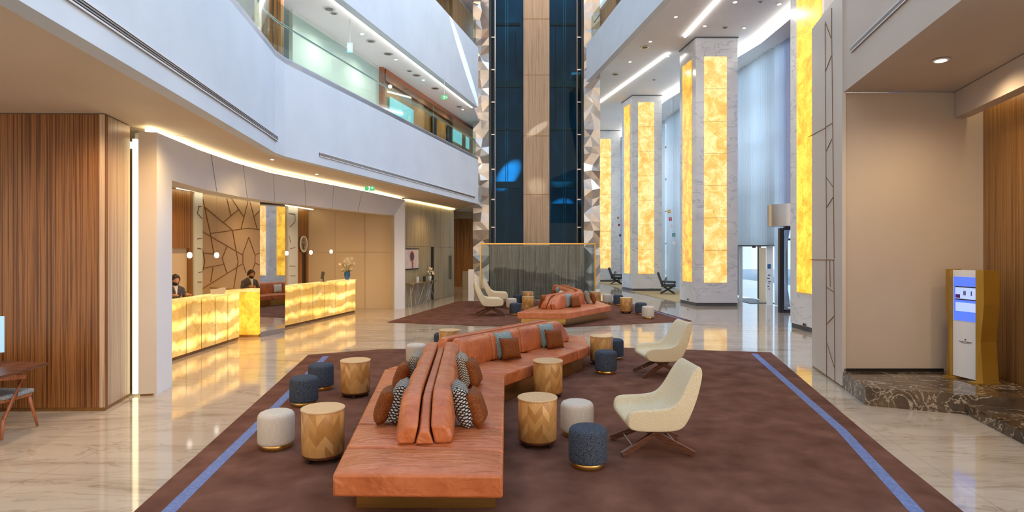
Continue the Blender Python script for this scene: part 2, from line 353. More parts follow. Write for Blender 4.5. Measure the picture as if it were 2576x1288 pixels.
M['onyx_desk'] = desk_onyx()
def glow(name, c, s): return mat(name, (.05, .05, .05), .3, emit=c, es=s)
M['cove'] = glow('warm_strip_light', (1, .80, .48), 7)
M['strip'] = glow('yellow_strip_light', (1, .82, .46), 2.6)
M['cove2'] = glow('white_strip_light', (1, .94, .87), 7)
M['lampglow'] = glow('lamp_glow', (1, .88, .72), 7)
M['pendglow'] = glow('pendant_glow', (1, .86, .80), 2)
M['greenglow'] = glow('green_sign_glow', (.03, .42, .12), 1.0)
M['greenpale'] = glow('white_sign_glow', (.75, 1, .85), 1.2)
M['cyanlit'] = glow('cyan_sign_glow', (.35, .95, .85), 1.3)
M['blueglow'] = glow('blue_screen_glow', (.07, .17, .80), .9)
M['paleglow'] = glow('pale_screen_glow', (.42, .52, .90), .9)
M['shopglow'] = glow('shop_light_box', (.20, .75, .85), .8)
def glass(name, tint, refl=.12, alpha=1.0, rough=0.0):
    m = bpy.data.materials.new(name); m.use_nodes = True; nt = m.node_tree; nt.nodes.clear()
    o = nt.nodes.new('ShaderNodeOutputMaterial'); tr = nt.nodes.new('ShaderNodeBsdfTransparent'); tr.inputs[0].default_value = (*tint, 1)
    g = nt.nodes.new('ShaderNodeBsdfGlossy'); g.inputs['Roughness'].default_value = rough
    lw_ = nt.nodes.new('ShaderNodeLayerWeight'); lw_.inputs[0].default_value = .5
    fr = nt.nodes.new('ShaderNodeMath'); fr.operation = 'POWER'; fr.inputs[1].default_value = 4; nt.links.new(lw_.outputs['Facing'], fr.inputs[0])
    ad = nt.nodes.new('ShaderNodeMath'); ad.operation = 'MULTIPLY_ADD'; ad.inputs[1].default_value = .55; ad.inputs[2].default_value = refl
    mx = nt.nodes.new('ShaderNodeMixShader'); nt.links.new(fr.outputs[0], ad.inputs[0]); nt.links.new(ad.outputs[0], mx.inputs[0])
    nt.links.new(tr.outputs[0], mx.inputs[1]); nt.links.new(g.outputs[0], mx.inputs[2]); nt.links.new(mx.outputs[0], o.inputs[0]); return m
M['glass'] = glass('green_tinted_glass', (.80, .91, .88), .05)
M['clear'] = glass('clear_glass', (.88, .94, .96), .03)
M['blueglass'] = glass('blue_window_glass', (.03, .24, .50), .03)
M['smoke'] = glass('smoked_shaft_glass', (.42, .76, .90), .01)
def curtain_mat():
    m = bpy.data.materials.new('sheer_white_curtain'); m.use_nodes = True; nt = m.node_tree; nt.nodes.clear()
    o = nt.nodes.new('ShaderNodeOutputMaterial'); d = nt.nodes.new('ShaderNodeBsdfDiffuse'); d.inputs[0].default_value = (.82, .85, .88, 1)
    t = nt.nodes.new('ShaderNodeBsdfTranslucent'); t.inputs[0].default_value = (.92, .95, .97, 1); tr = nt.nodes.new('ShaderNodeBsdfTransparent')
    a = nt.nodes.new('ShaderNodeMixShader'); a.inputs[0].default_value = .75; b = nt.nodes.new('ShaderNodeMixShader'); b.inputs[0].default_value = .18
    nt.links.new(d.outputs[0], a.inputs[1]); nt.links.new(t.outputs[0], a.inputs[2]); nt.links.new(a.outputs[0], b.inputs[1]); nt.links.new(tr.outputs[0], b.inputs[2]); nt.links.new(b.outputs[0], o.inputs[0]); return m
M['curtain'] = curtain_mat()
M['shaft'] = noise_mat('dark_blue_shaft_lining', [(.3, (.010, .055, .095)), (.55, (.024, .12, .19)), (.8, (.06, .24, .34))], scale=(1, 1, .5), nscale=1.2, detail=6, rough=.45)
M['facet'] = noise_mat('champagne_metal_facets', [(.3, (.50, .48, .46)), (.7, (.62, .60, .57))], nscale=3, rough=.22, metal=.65)
def fluted(name, c0, c1, c2_, hs, rough, metal):
    m = wood(name, c0, c1, c2_, hs, rough); m.node_tree.nodes['Principled BSDF'].inputs['Metallic'].default_value = metal; return m
M['metalwall'] = fluted('brushed_bronze_wall', (.40, .34, .20), (.50, .43, .26), (.60, .53, .34), 5, .3, .45)
M['screen'] = fluted('woven_bronze_screen', (.14, .12, .10), (.36, .31, .26), (.62, .57, .50), 14, .28, .35)

# ------------------------------------------------------------------ floor, rugs
struct(MB().box((1, 20, -.1), (30, 56, .2)).build('floor', M['floor']))
NR = [(-3.88, 11.36), (-2.62, 12.0), (1.5, 12.35), (5.05, 11.63), (4.42, 8.93), (3.74, 6.0), (2.9, 2.0), (-2.4, 2.0), (-2.88, 4.56)]
r1 = thing('rug', 'large dark brown rug with blue edge stripes under the nearer leather sofa', 'rug')
MB().prism(NR, .001, .014).build('rug_pile', M['rug'], r1)
def strip(pts, w, z0=.0135, z1=.0155): return wall_mb(pts, z0, z1, w)
strip([(3.0, 4.0), (3.14, 4.56), (3.70, 6.59), (4.71, 11.45)], .11).build('stripe', M['stripe'], r1)
strip([(-2.55, 3.9), (-2.67, 4.56), (-2.97, 6.93), (-3.55, 11.2)], -.11).build('stripe', M['stripe'], r1)
FR = [(-3.46, 16.57), (-2.1, 23.4), (4.3, 23.4), (4.76, 19.7), (5.08, 16.85), (1.5, 15.5), (-1.0, 15.8)]
r2 = thing('rug', 'brown rug under the farther leather sofa in front of the glass box', 'rug')
MB().prism(FR, .001, .014).build('rug_pile', M['rug'], r2)
strip([(4.15, 23.2), (4.58, 19.7), (4.86, 17.0)], .08).build('stripe', M['stripe'], r2)
tag(MB().prism([(5.75, 29.2), (6.35, 23.1), (8.9, 23.1), (8.6, 29.2)], .001, .012).build('rug', M['tanrug']), 'tan rug under the nearer grey lounge chair between two marble columns', 'rug')
tag(MB().prism([(5.3, 37.8), (5.7, 31.2), (8.5, 31.2), (8.1, 37.8)], .001, .012).build('rug', M['tanrug']), 'tan rug under the farther grey lounge chair by the farthest column', 'rug')

# ------------------------------------------------------------------ sofas
def inset(poly, t):
    n = len(poly); out = []; a = sum(poly[i][0]*poly[(i+1) % n][1]-poly[(i+1) % n][0]*poly[i][1] for i in range(n)); s = 1 if a > 0 else -1
    for i in range(n):
        p0, p1, p2 = Vector(poly[i-1]), Vector(poly[i]), Vector(poly[(i+1) % n]); d1 = (p1-p0).normalized(); d2 = (p2-p1).normalized()
        n1 = Vector((-d1.y, d1.x))*s; n2 = Vector((-d2.y, d2.x))*s; bi = (n1+n2); bi = bi/max(.35, bi.length_squared/2)
        out.append(tuple(p1+bi*t))
    return out
def sub_poly(a, b, c, d, t0, t1, g=.015):
    a, b, c, d = map(Vector, (a, b, c, d))          # a,b near edge left/right; d,c far edge left/right
    l = lambda p, q, t: p+(q-p)*t
    P0, P1, P2, P3 = l(a, d, t0), l(b, c, t0), l(b, c, t1), l(a, d, t1)
    cc = (P0+P1+P2+P3)/4
    return inset([tuple(p) for p in (P0, P1, P2, P3)], g)
def seat_mesh(poly, z0, z1, name, parent, crown=.034):
    cx = sum(p[0] for p in poly)/len(poly); cy = sum(p[1] for p in poly)/len(poly); n = 9
    A, B, C_, D_ = [Vector((*p, 0)) for p in poly]; vs = []; fs = []
    for j in range(n):
        for i in range(n):
            u, v = i/(n-1), j/(n-1); p = (A*(1-u)+B*u)*(1-v)+(D_*(1-u)+C_*u)*v
            e_ = min(1, 6*min(u, 1-u))*min(1, 6*min(v, 1-v)); vs.append((p.x, p.y, z1+crown*(e_-1)+.006*math.sin(7*u+3*v)*e_))
    for j in range(n-1):
        for i in range(n-1): a = j*n+i; fs.append((a, a+1, a+n+1, a+n))
    ring = [i for i in range(n)]+[j*n+n-1 for j in range(1, n)]+[(n-1)*n+i for i in range(n-2, -1, -1)]+[j*n for j in range(n-2, 0, -1)]
    base = len(vs); m_ = len(ring)
    for r in ring: vs.append((vs[r][0], vs[r][1], z0))
    for i in range(m_): k_ = (i+1) % m_; fs.append((ring[i], base+i, base+k_, ring[k_]))
    fs.append(tuple(base+i for i in range(m_)))
    return MB().add(vs, fs).build(name, M['leather'], parent, smooth='auto', bevel=.020, seg=3)
def back_run(path, cuts, z0, ztop, wb, wt, parent, core=.09, end0=.35, end1=.30):
    """double sided backrest along a straight path: a core and a row of cushions on each side"""
    a, b = Vector(path[0]), Vector(path[1]); d = b-a; Lh = d.length; d.normalize(); nrm = Vector((-d.y, d.x))
    def top(s): return min(1.0, (s+.02)/end0, (Lh-s+.02)/end1)
    def H(s): t = max(0, min(1, top(s))); return z0+(ztop-z0)*(.34+.66*math.sin(t*PI/2))
    for side in (-1, 1):
        for c0, c1 in zip(cuts[:-1], cuts[1:]):
            s0, s1 = c0*Lh+.006, c1*Lh-.006; vs = []; K = 8
            for i in range(K+1):
                s = s0+(s1-s0)*i/K; h = H(s); q = a+d*s; puff = .018*math.sin(PI*i/K)**.5
                prof = [(.084, z0), (wb+puff, z0), (wb+puff+.01, z0+(h-z0)*.35), (wt+.035+puff, h-.045), (wt-.01, h), (.048, h-.005)]
                for w_, z in prof: p = q+nrm*w_*side; vs.append((p.x, p.y, z))
            fs = []
            for i in range(K):
                for j in range(6): k_ = (j+1) % 6; fs.append((i*6+j, i*6+k_, (i+1)*6+k_, (i+1)*6+j))
            fs.append(tuple(range(6))); fs.append(tuple(K*6+j for j in range(6))[::-1])
            MB().add(vs, fs).build('back_cushion', M['leather'], parent, smooth='auto', bevel=.022, seg=3)
    vs = []; K = 10
    for i in range(K+1):
        s = .0+(Lh)*i/K; h = H(s)-.045; q = a+d*s
        for w_, z in ((-.074, z0), (.074, z0), (.036, h), (-.036, h)): p = q+nrm*w_; vs.append((p.x, p.y, z))
    fs = []
    for i in range(K):
        for j in range(4): k_ = (j+1) % 4; fs.append((i*4+j, i*4+k_, (i+1)*4+k_, (i+1)*4+j))
    fs.append((0, 1, 2, 3)); fs.append(tuple(K*4+j for j in (3, 2, 1, 0)))
    MB().add(vs, fs).build('backrest_core', M['leather'], parent, smooth='auto', bevel=.01)
ZS, ZB = .43, .23
sf = thing('zigzag_sofa', 'long zigzag cognac leather sofa with double-sided backrest on the nearer rug', 'sofa')
a, b, c, d = (-1.30, 4.26), (-.05, 4.23), (-.08, 7.72), (-1.74, 8.10)
for t0, t1 in ((0, .155), (.155, .33), (.33, .66), (.66, 1)):
    seat_mesh(sub_poly(a, b, c, d, t0, t1), ZB, ZS, 'seat_cushion', sf)
e2 = [(-.08, 7.74), (1.30, 9.95), (.10, 11.05), (-1.72, 8.12)]   # second run: near right, far right, far left, near left
for t0, t1 in ((0, .28), (.28, .56), (.56, .84), (.84, 1)):
    seat_mesh(sub_poly(e2[3], e2[0], e2[1], e2[2], t0, t1), ZB, ZS, 'seat_cushion', sf)
seat_mesh([(.12, 11.06), (1.31, 9.97), (1.33, 11.1), (.45, 11.5)], ZB, ZS, 'seat_cushion', sf)
MB().prism([(-1.20, 4.60), (-.13, 4.60), (-.17, 7.70), (1.18, 9.92), (1.18, 10.98), (.48, 11.36), (.16, 10.95), (-1.58, 8.05)], .0145, ZB+.01).build('plinth', M['gold'], sf)
back_run(((-.715, 4.86), (-.93, 7.95)), (0, .19, .50, .78, 1), ZS-.01, .80, .215, .165, sf, end0=.45, end1=.12)
back_run(((-.90, 8.10), (.80, 10.55)), (0, .25, .5, .75, 1), ZS-.01, .80, .24, .175, sf, end0=.1, end1=.35)

fs_ = thing('zigzag_sofa', 'cognac leather zigzag sofa on the farther rug before the glass box', 'sofa')
a2, b2, c2_, d2 = (.11, 15.42), (1.45, 15.3), (2.92, 17.38), (1.0, 18.2)
for t0, t1 in ((0, .30), (.30, .65), (.65, 1)):
    seat_mesh(sub_poly(a2, b2, c2_, d2, t0, t1), ZB, ZS, 'seat_cushion', fs_)
f2 = [(2.92, 17.40), (2.35, 21.7), (1.04, 21.6), (1.0, 18.22)]
for t0, t1 in ((0, .35), (.35, .7), (.7, 1)):
    seat_mesh(sub_poly(f2[3], f2[0], f2[1], f2[2], t0, t1), ZB, ZS, 'seat_cushion', fs_)
MB().prism([(.25, 15.95), (1.42, 15.85), (2.80, 17.45), (2.25, 21.55), (1.14, 21.45), (1.10, 18.15)], .0145, ZB+.01).build('plinth', M['gold'], fs_)
back_run(((.98, 16.0), (1.95, 17.75)), (0, .35, .68, 1), ZS-.01, .80, .24, .175, fs_, end0=.4, end1=.1)
back_run(((1.93, 17.95), (1.62, 21.0)), (0, .33, .66, 1), ZS-.01, .82, .24, .175, fs_, end0=.1, end1=.3)

# ------------------------------------------------------------------ pillows
def pillow(x, y, z, s, yaw, lean, m, label, group, t=.085, seamed=True):
    n = 12; vs = []; fs = []
    for side in (1, -1):
        for j in range(n+1):
            for i in range(n+1):
                u, v = 2*i/n-1, 2*j/n-1; w = 1-.07*(1-v*v) ; h_ = 1-.07*(1-u*u)
                th = t*((1-u**4)*(1-v**4))**.55; vs.append((u*s/2*w, side*th, v*s/2*h_+s/2*.98))
    q = (n+1)**2
    for k0 in (0, q):
        for j in range(n):
            for i in range(n): a_ = k0+j*(n+1)+i; fs.append((a_, a_+1, a_+n+2, a_+n+1))
    mb = MB().add(vs, fs); o = mb.build('pillow', m, smooth=True)
    bm = bmesh.new(); bm.from_mesh(o.data); bmesh.ops.remove_doubles(bm, verts=bm.verts, dist=.0005); bmesh.ops.recalc_face_normals(bm, faces=bm.faces); bm.to_mesh(o.data); bm.free()
    o.location = (x, y, z); o.rotation_euler = (lean, 0, yaw); tag(o, label, 'pillow', group); return o
gp = 'throw pillows on the leather sofas'
r_ = math.radians
zz = ZS+.004
# yaw turns the pillow's flat side (local y); lean tips it back against the rest
pillow(-1.09, 5.52, zz, .38, r_(-86), r_(-16), M['check'], 'black and white checked pillow, nearest on the left side of the backrest', gp)
pillow(-1.23, 5.47, zz, .33, r_(-80), r_(-22), M['velvet'], 'rust velvet pillow before the checked one at the backrest, nearest left', gp, .075)
pillow(-1.20, 7.02, zz, .38, r_(-86), r_(-14), M['check2'], 'grey patterned pillow farther along the left side of the nearer backrest', gp)
pillow(-1.31, 6.72, zz, .33, r_(-80), r_(-22), M['velvet'], 'rust velvet pillow farther back on the left side of the nearer sofa', gp, .075)
pillow(-.40, 5.42, zz, .385, r_(96), r_(-16), M['check'], 'black and white checked pillow, nearest on the right side of the backrest', gp)
pillow(-.27, 5.40, zz, .33, r_(84), r_(-20), M['velvet'], 'rust velvet pillow leaning on a checked one, nearest right on the sofa', gp, .075)
pillow(-.52, 6.95, zz, .385, r_(92), r_(-14), M['check2'], 'beige and black pillow at the right side where the sofa bends', gp)
pillow(-.40, 6.93, zz, .33, r_(80), r_(-20), M['velvet'], 'rust velvet pillow beside the beige one where the sofa bends', gp, .075)
pillow(-.07, 8.75, zz, .385, r_(52), r_(-18), M['check3'], 'pale green woven pillow on the second run of the nearer sofa', gp)
pillow(.0, 8.58, zz, .32, r_(30), r_(-18), M['velvet'], 'rust pillow before the pale green one on the nearer sofa', gp, .07)
pillow(.62, 9.72, zz, .385, r_(52), r_(-18), M['check3'], 'blue grey woven pillow near the far end of the nearer sofa', gp)
pillow(.70, 9.52, zz, .32, r_(30), r_(-18), M['velvet'], 'rust pillow before the blue grey one, far end of nearer sofa', gp, .07)
pillow(1.62, 16.55, zz, .385, r_(56), r_(-18), M['check3'], 'grey blue pillow leaning on the front backrest of the farther sofa', gp)
pillow(1.78, 16.40, zz, .33, r_(40), r_(-18), M['velvet'], 'orange brown pillow at the front backrest of the farther sofa', gp, .07)
pillow(2.28, 17.75, zz, .385, r_(85), r_(-14), M['check2'], 'taupe pillow at the bend of the farther sofa', gp)
pillow(2.46, 17.72, zz, .33, r_(80), r_(-18), M['velvet'], 'brown velvet pillow beside the taupe one on the farther sofa', gp, .07)
pillow(.82, 16.35, zz, .36, r_(-125), r_(-18), M['velvet'], 'dark brown pillow on the left side of the farther sofa backrest', gp, .07)
pillow(1.45, 19.6, zz, .38, r_(-92), r_(-12), M['check3'], 'grey pillow on the left of the rear backrest, farther sofa', gp)
pillow(1.30, 19.5, zz, .32, r_(-88), r_(-16), M['velvet'], 'brown pillow left of the grey one, rear of the farther sofa', gp, .07)
pillow(1.50, 18.7, zz, .32, r_(-80), r_(-12), M['beigef'], 'tan pillow at the near end of the rear backrest, farther sofa', gp, .07)

# ------------------------------------------------------------------ side tables and poufs
def make_table():
    t = thing('side_table', '', 'side table')
    MB().lathe([(.193, .07), (.197, .075), (.197, .470), (.195, .474)], 48).build('drum', M['parquet'], t, smooth='auto')
    MB().lathe([(.200, .474), (.204, .478), (.204, .488), (.200, .492)], 48).build('table_top', M['tabletop'], t, smooth='auto')
    MB().lathe([(.186, .045), (.190, .05), (.190, .068), (.186, .07)], 40).build('base_ring', M['walnut'], t, smooth='auto')
    for i in range(4):
        an = PI/4+i*PI/2+.2; MB().box((.155*math.cos(an), .155*math.sin(an), .0225), (.035, .035, .045), an).build('leg', M['black'], t, bevel=.003)
    return t
tb = make_table()
tabs = [(-1.80, 5.68, 'round chevron parquet side table beside the beige pouf, left of the sofa'),
        (-2.14, 8.15, 'parquet drum side table standing beyond two dark poufs, left of the sofa'),
        (.26, 6.10, 'parquet drum side table nearest on the right of the sofa'),
        (.49, 8.12, 'parquet drum side table standing alone against the second sofa run'),
        (1.57, 10.47, 'parquet drum side table at the far end of the nearer sofa'),
        (-1.18, 11.25, 'parquet drum side table half hidden behind the nearer sofa'),
        (3.62, 18.9, 'drum side table with brown base between poufs, right of farther sofa'),
        (.58, 21.6, 'wooden drum side table, rearmost of two left of the farther sofa'),
        (.52, 19.3, 'wooden drum side table, front one of two left of the farther sofa'),
        (3.02, 21.6, 'wooden drum side table right behind the bend of the farther sofa')]
def poly_fix(n): return n
for i, (x, y, l) in enumerate(tabs):
    o = tb if i == 0 else copy_tree(tb); o.location = (x, y, .0145); o.rotation_euler = (0, 0, i*.7); o['label'] = l; o['group'] = 'drum side tables around the sofas'
def make_pouf(fm):
    t = thing('pouf', '', 'pouf')
    pr = [(.10, .365), (.135, .362), (.158, .352), (.172, .334), (.178, .31), (.178, .09), (.176, .066), (.170, .055), (.15, .05)]
    MB().lathe(pr[::-1], 48).build('cushion', fm, t, smooth=True)
    MB().lathe([(.15, 0), (.152, .003), (.152, .046), (.15, .05)], 40).build('base_ring', M['gold'], t, smooth='auto')
    return t
pf = {k_: make_pouf(M[k_]) for k_ in ('beigef', 'denim')}; used = set()
poufs = [('beigef', -2.38, 6.02, 'beige fabric pouf nearest on the left side of the rug'),
         ('denim', -2.68, 7.68, 'charcoal tweed pouf, front one of two on the left blue stripe'),
         ('denim', -2.74, 8.55, 'charcoal tweed pouf, rear one of two on the left blue stripe'),
         ('beigef', .70, 6.42, 'beige fabric pouf between a dark pouf and a parquet table'),
         ('denim', .70, 5.50, 'blue charcoal tweed pouf with brass base, nearest of all poufs'),
         ('denim', 1.52, 9.66, 'dark tweed pouf before the drum table at the far sofa end'),
         ('denim', 1.87, 10.95, 'grey blue pouf hidden behind the drum table at the far sofa end'),
         ('beigef', -1.66, 10.35, 'beige pouf behind the bend of the nearer sofa'),
         ('denim', -1.36, 11.75, 'dark pouf peeking out behind the nearer sofa by a drum table'),
         ('denim', 4.00, 18.5, 'dark blue pouf between drum table and pale pouf, right of farther sofa'),
         ('beigef', 3.97, 17.4, 'pale beige pouf at the right tip of the farther rug'),
         ('beigef', 3.55, 22.2, 'pale grey pouf behind the farther sofa next to a drum table'),
         ('denim', 3.87, 21.7, 'blue pouf standing behind the farther sofa, rightmost of that row'),
         ('denim', .10, 18.4, 'dark grey pouf in front of the farther armchairs, nearer one'),
         ('denim', .22, 21.9, 'dark grey pouf behind the pale pouf near the glass box'),
         ('beigef', -.02, 20.3, 'cream pouf between the two dark poufs left of the farther sofa')]
for kx, x, y, l in poufs:
    o = pf[kx] if kx not in used else copy_tree(pf[kx]); used.add(kx); o.location = (x, y, .0145); o['label'] = l; o['group'] = 'round poufs around the sofas'

# ------------------------------------------------------------------ cream armchairs
def make_armchair():
    t = thing('armchair', '', 'armchair')
    outer = [(.335, .33), (.30, .275), (.12, .262), (-.10, .262), (-.235, .275), (-.31, .40), (-.39, .58), (-.45, .76), (-.465, .855)]
    arm = [(-.42, .905), (-.335, .80), (-.265, .66), (-.185, .53), (-.09, .485), (.08, .475), (.24, .475), (.325, .452)]
    cen = [(-.415, .905), (-.345, .78), (-.285, .64), (-.225, .50), (-.16, .405), (.02, .382), (.20, .392), (.325, .372)]
    W_ = .345; ys = [-1, -.985, -.93, -.86, -.78, -.70, -.55, -.3, 0, .3, .55, .70, .78, .86, .93, .985, 1]; vs = []; fs = []
    n = len(outer)+len(arm)
    for y in ys:
        ay = abs(y); k_ = max(0, min(1, (ay-.66)/.18)); k_ = k_*k_*(3-2*k_)
        inn = [(A[0]*k_+C0[0]*(1-k_), A[1]*k_+C0[1]*(1-k_)) for A, C0 in zip(arm, cen)]
        pr = outer+inn; cx = -.05; cz = .42; sh = 1-(.16 if ay == 1 else .05 if ay > .98 else 0)
        for x, z in pr:
            narrow = 1-.22*max(0, (z-.5)/.4)
            # shrink each end slice towards the profile's own middle line
            if sh < 1: x2, z2 = x+( -x*.0), z; x2 = x*(1-(1-sh)*.35)+(-.03)*(1-sh); z2 = z-(z-.38)*(1-sh)*.45 if z < .6 else z-(1-sh)*.12
            else: x2, z2 = x, z
            vs.append((x2, y*W_*narrow, z2))
    for j in range(len(ys)-1):
        for i in range(n): k_ = (i+1) % n; fs.append((j*n+i, j*n+k_, (j+1)*n+k_, (j+1)*n+i))
    m_ = len(ys)-1
    no = len(outer)
    def cap(o0, rev):                       # stitch outer row to inner row so the cap follows the L shape
        f_ = []; a_ = list(range(no)); b_ = [n-1-i for i in range(n-no)]
        i = j = 0
        while i < len(a_)-1 or j < len(b_)-1:
            if j >= len(b_)-1 or (i < len(a_)-1 and i/(len(a_)-1) <= j/(len(b_)-1)): f_.append((o0+a_[i], o0+a_[i+1], o0+b_[j])); i += 1
            else: f_.append((o0+a_[i], o0+b_[j+1], o0+b_[j])); j += 1
        return f_
    fs += cap(0, 0)+cap(m_*n, 1)
    MB().add(vs, fs).build('shell', M['cream'], t, sub=2)
    MB().box((0, 0, .252), (.30, .34, .022)).build('seat_frame', M['walnut'], t, bevel=.004)
    for sy in (-1, 1):
        for sx_ in (-1, 1):
            MB().bar((sx_*.37, sy*.27, .02), (-sx_*.10, sy*.14, .245), .034, .062).build('leg', M['walnut'], t, bevel=.004)
    for sx_ in (-1, 1):
        MB().tube([(sx_*.24, -.235, .082), (sx_*.24, .235, .082)], .008).build('stretcher', M['steel'], t)
    return t
ac = make_armchair()
chairs = [(1.395, 6.0, PI+.04, 'cream fabric armchair on crossed walnut legs, nearest on the right'),
          (2.36, 9.55, PI+.10, 'cream armchair with its back to the columns, behind the nearest one'),
          (-.66, 18.3, .12, 'cream armchair facing the farther sofa, nearer one of the two'),
          (-.52, 20.9, .05, 'cream armchair facing the farther sofa, right before the glass box')]
for i, (x, y, rz, l) in enumerate(chairs):
    o = ac if i == 0 else copy_tree(ac); o.location = (x, y, .0145); o.rotation_euler = (0, 0, rz); o['label'] = l; o['group'] = 'cream armchairs around the sofas'
    o.scale = (1.12, 1.12, 1.12) if i > 1 else (.95, .97, .975)

def make_lounge():
    t = thing('lounge_chair', '', 'lounge chair')
    MB().box((.02, 0, .38), (.62, .56, .12)).build('seat', M['greyf'], t, bevel=.03, seg=3)
    MB().bar((-.26, 0, .40), (-.46, 0, .98), .56, .10, up=(1, 0, 0)).build('backrest', M['greyf'], t, bevel=.03, seg=3)
    for sy in (-1, 1):
        MB().bar((-.30, sy*.31, .56), (.34, sy*.31, .54), .06, .07).build('armrest', M['greyf'], t, bevel=.015)
        MB().bar((-.32, sy*.31, .56), (-.28, sy*.31, .33), .05, .12, up=(0, 1, 0)).build('side_panel', M['greyf'], t, bevel=.01)
        MB().bar((.30, sy*.31, .53), (.28, sy*.31, .33), .05, .06, up=(0, 1, 0)).build('side_panel', M['greyf'], t, bevel=.01)
        MB().bar((-.20, sy*.26, .33), (.28, sy*.28, .02), .04, .05).build('leg', M['black'], t)
        MB().bar((.20, sy*.26, .33), (-.34, sy*.28, .02), .04, .05).build('leg', M['black'], t)
    return t
lc = make_lounge()
for i, (x, y, rz, l) in enumerate([(7.15, 27.3, -.25, 'dark grey lounge chair between the two nearer marble columns'), (6.15, 35.0, -.25, 'dark grey lounge chair farther back, beside the farthest glowing column')]):
    o = lc if i == 0 else copy_tree(lc); o.location = (x, y, .013); o.rotation_euler = (0, 0, rz); o['label'] = l; o['group'] = 'grey lounge chairs behind the columns'
    pillow(x-.16, y+.03, .455, .36, rz+r_(90), r_(16), M['greyseat'], ['mid grey pillow on the nearer lounge chair', 'mid grey pillow on the farther lounge chair'][i], None, .06)

# ------------------------------------------------------------------ left: wood wall, pillar, portal, reception
Z1 = 3.69
mb = MB(); wall_mb([(-9.5, 7.30), (-5.06, 7.41)], .05, Z1, .06, mb); struct(mb.build('wall_left', M['zebra']))
struct(wall_mb([(-5.06, 7.41), (-5.21, 8.13)], .05, Z1, .06).build('wall_left', M['greywood']))
struct(wall_mb([(-9.5, 7.32), (-5.075, 7.43), (-5.225, 8.13)], 0, .05, .05).build('baseboard_left', M['bronze']))
struct(MB().prism([(-5.12, 8.17), (-4.90, 8.22), (-5.0, 8.73), (-5.2, 8.73)], .03, 3.63).build('wall_pillar', M['panel']))
struct(MB().prism([(-5.11, 8.19), (-4.92, 8.24), (-5.02, 8.72), (-5.19, 8.72)], 0, .03).build('baseboard_pillar', M['bronze']))
ls = tag(MB().box((-5.18, 8.20, 1.78), (.050, .05, 3.5)).build('strip_light', M['strip']), 'vertical warm light strip between the wood wall and the grey pillar', 'light')
OUT = [(-4.90, 8.22), (-5.04, 9.6), (-5.10, 11.0), (-5.04, 12.4), (-4.80, 13.8), (-4.50, 15.3), (-4.15, 17.2), (-3.69, 20.5)]
OUZ = [3.63, 3.62, 3.62, 3.62, 3.64, 3.66, 3.69, 3.74]
INN = [(-5.00, 8.75), (-5.25, 10.2), (-5.37, 11.8), (-5.30, 13.1), (-5.05, 14.6), (-4.75, 16.0), (-4.45, 17.8), (-4.00, 20.3)]
INZ = [3.03, 3.04, 3.06, 3.08, 3.10, 3.12, 3.15, 3.19]
pm = MB(); n = len(OUT); vs = []
for i in range(n):
    o_, q_ = OUT[i], INN[i]
    vs += [(*o_, OUZ[i]), (*q_, INZ[i]), (q_[0]-.35, q_[1], INZ[i]), (o_[0]-.25, o_[1], OUZ[i])]
fs = []
for i in range(n-1):
    for j in range(4): k_ = (j+1) % 4; fs.append((4*i+j, 4*i+k_, 4*i+4+k_, 4*i+4+j))
fs += [(0, 1, 2, 3), tuple(4*(n-1)+j for j in (3, 2, 1, 0))]
pm.add(vs, fs); struct(pm.build('trim_portal', M['portal']))
struct(MB().add([(-4.895, 8.22, 0), (-5.0, 8.77, 0), (-5.0, 8.77, 3.03), (-4.895, 8.22, 3.63), (-5.25, 8.3, 0), (-5.35, 8.77, 0), (-5.35, 8.77, 3.03), (-5.25, 8.3, 3.63)],
   [(0, 1, 2, 3), (4, 7, 6, 5), (0, 4, 5, 1), (1, 5, 6, 2), (2, 6, 7, 3), (3, 7, 4, 0)]).build('trim_portal', M['portal']))
struct(MB().add([(-3.69, 20.5, 0), (-4.0, 20.28, 0), (-4.0, 20.28, 3.19), (-3.69, 20.5, 3.74), (-3.75, 20.95, 0), (-4.3, 20.9, 0), (-4.3, 20.9, 3.19), (-3.75, 20.95, 3.74)],
   [(0, 1, 2, 3), (4, 7, 6, 5), (0, 4, 5, 1), (1, 5, 6, 2), (2, 6, 7, 3), (3, 7, 4, 0)]).build('trim_portal', M['portal']))
seam = MB()
for f_ in (1.3, 2.2, 3.1, 4.0, 4.9, 5.8):
    i = int(f_); t_ = f_-i; P_ = Vector((*OUT[i], OUZ[i])).lerp(Vector((*OUT[i+1], OUZ[i+1])), t_); Q_ = Vector((*INN[i], INZ[i])).lerp(Vector((*INN[i+1], INZ[i+1])), t_)
    seam.bar(P_+Vector((.001, -.001, 0)), Q_+Vector((.001, -.001, 0)), .006, .004)
struct(seam.build('trim_portal_seams', M['dkgrey']))
tag(wall_mb(offset(OUT, .10), 0, 0, .05, z0s=[z+.005 for z in OUZ], z1s=[z+.055 for z in OUZ]).build('cove_light', M['cove']), 'long curved warm light strip above the reception portal', 'light')

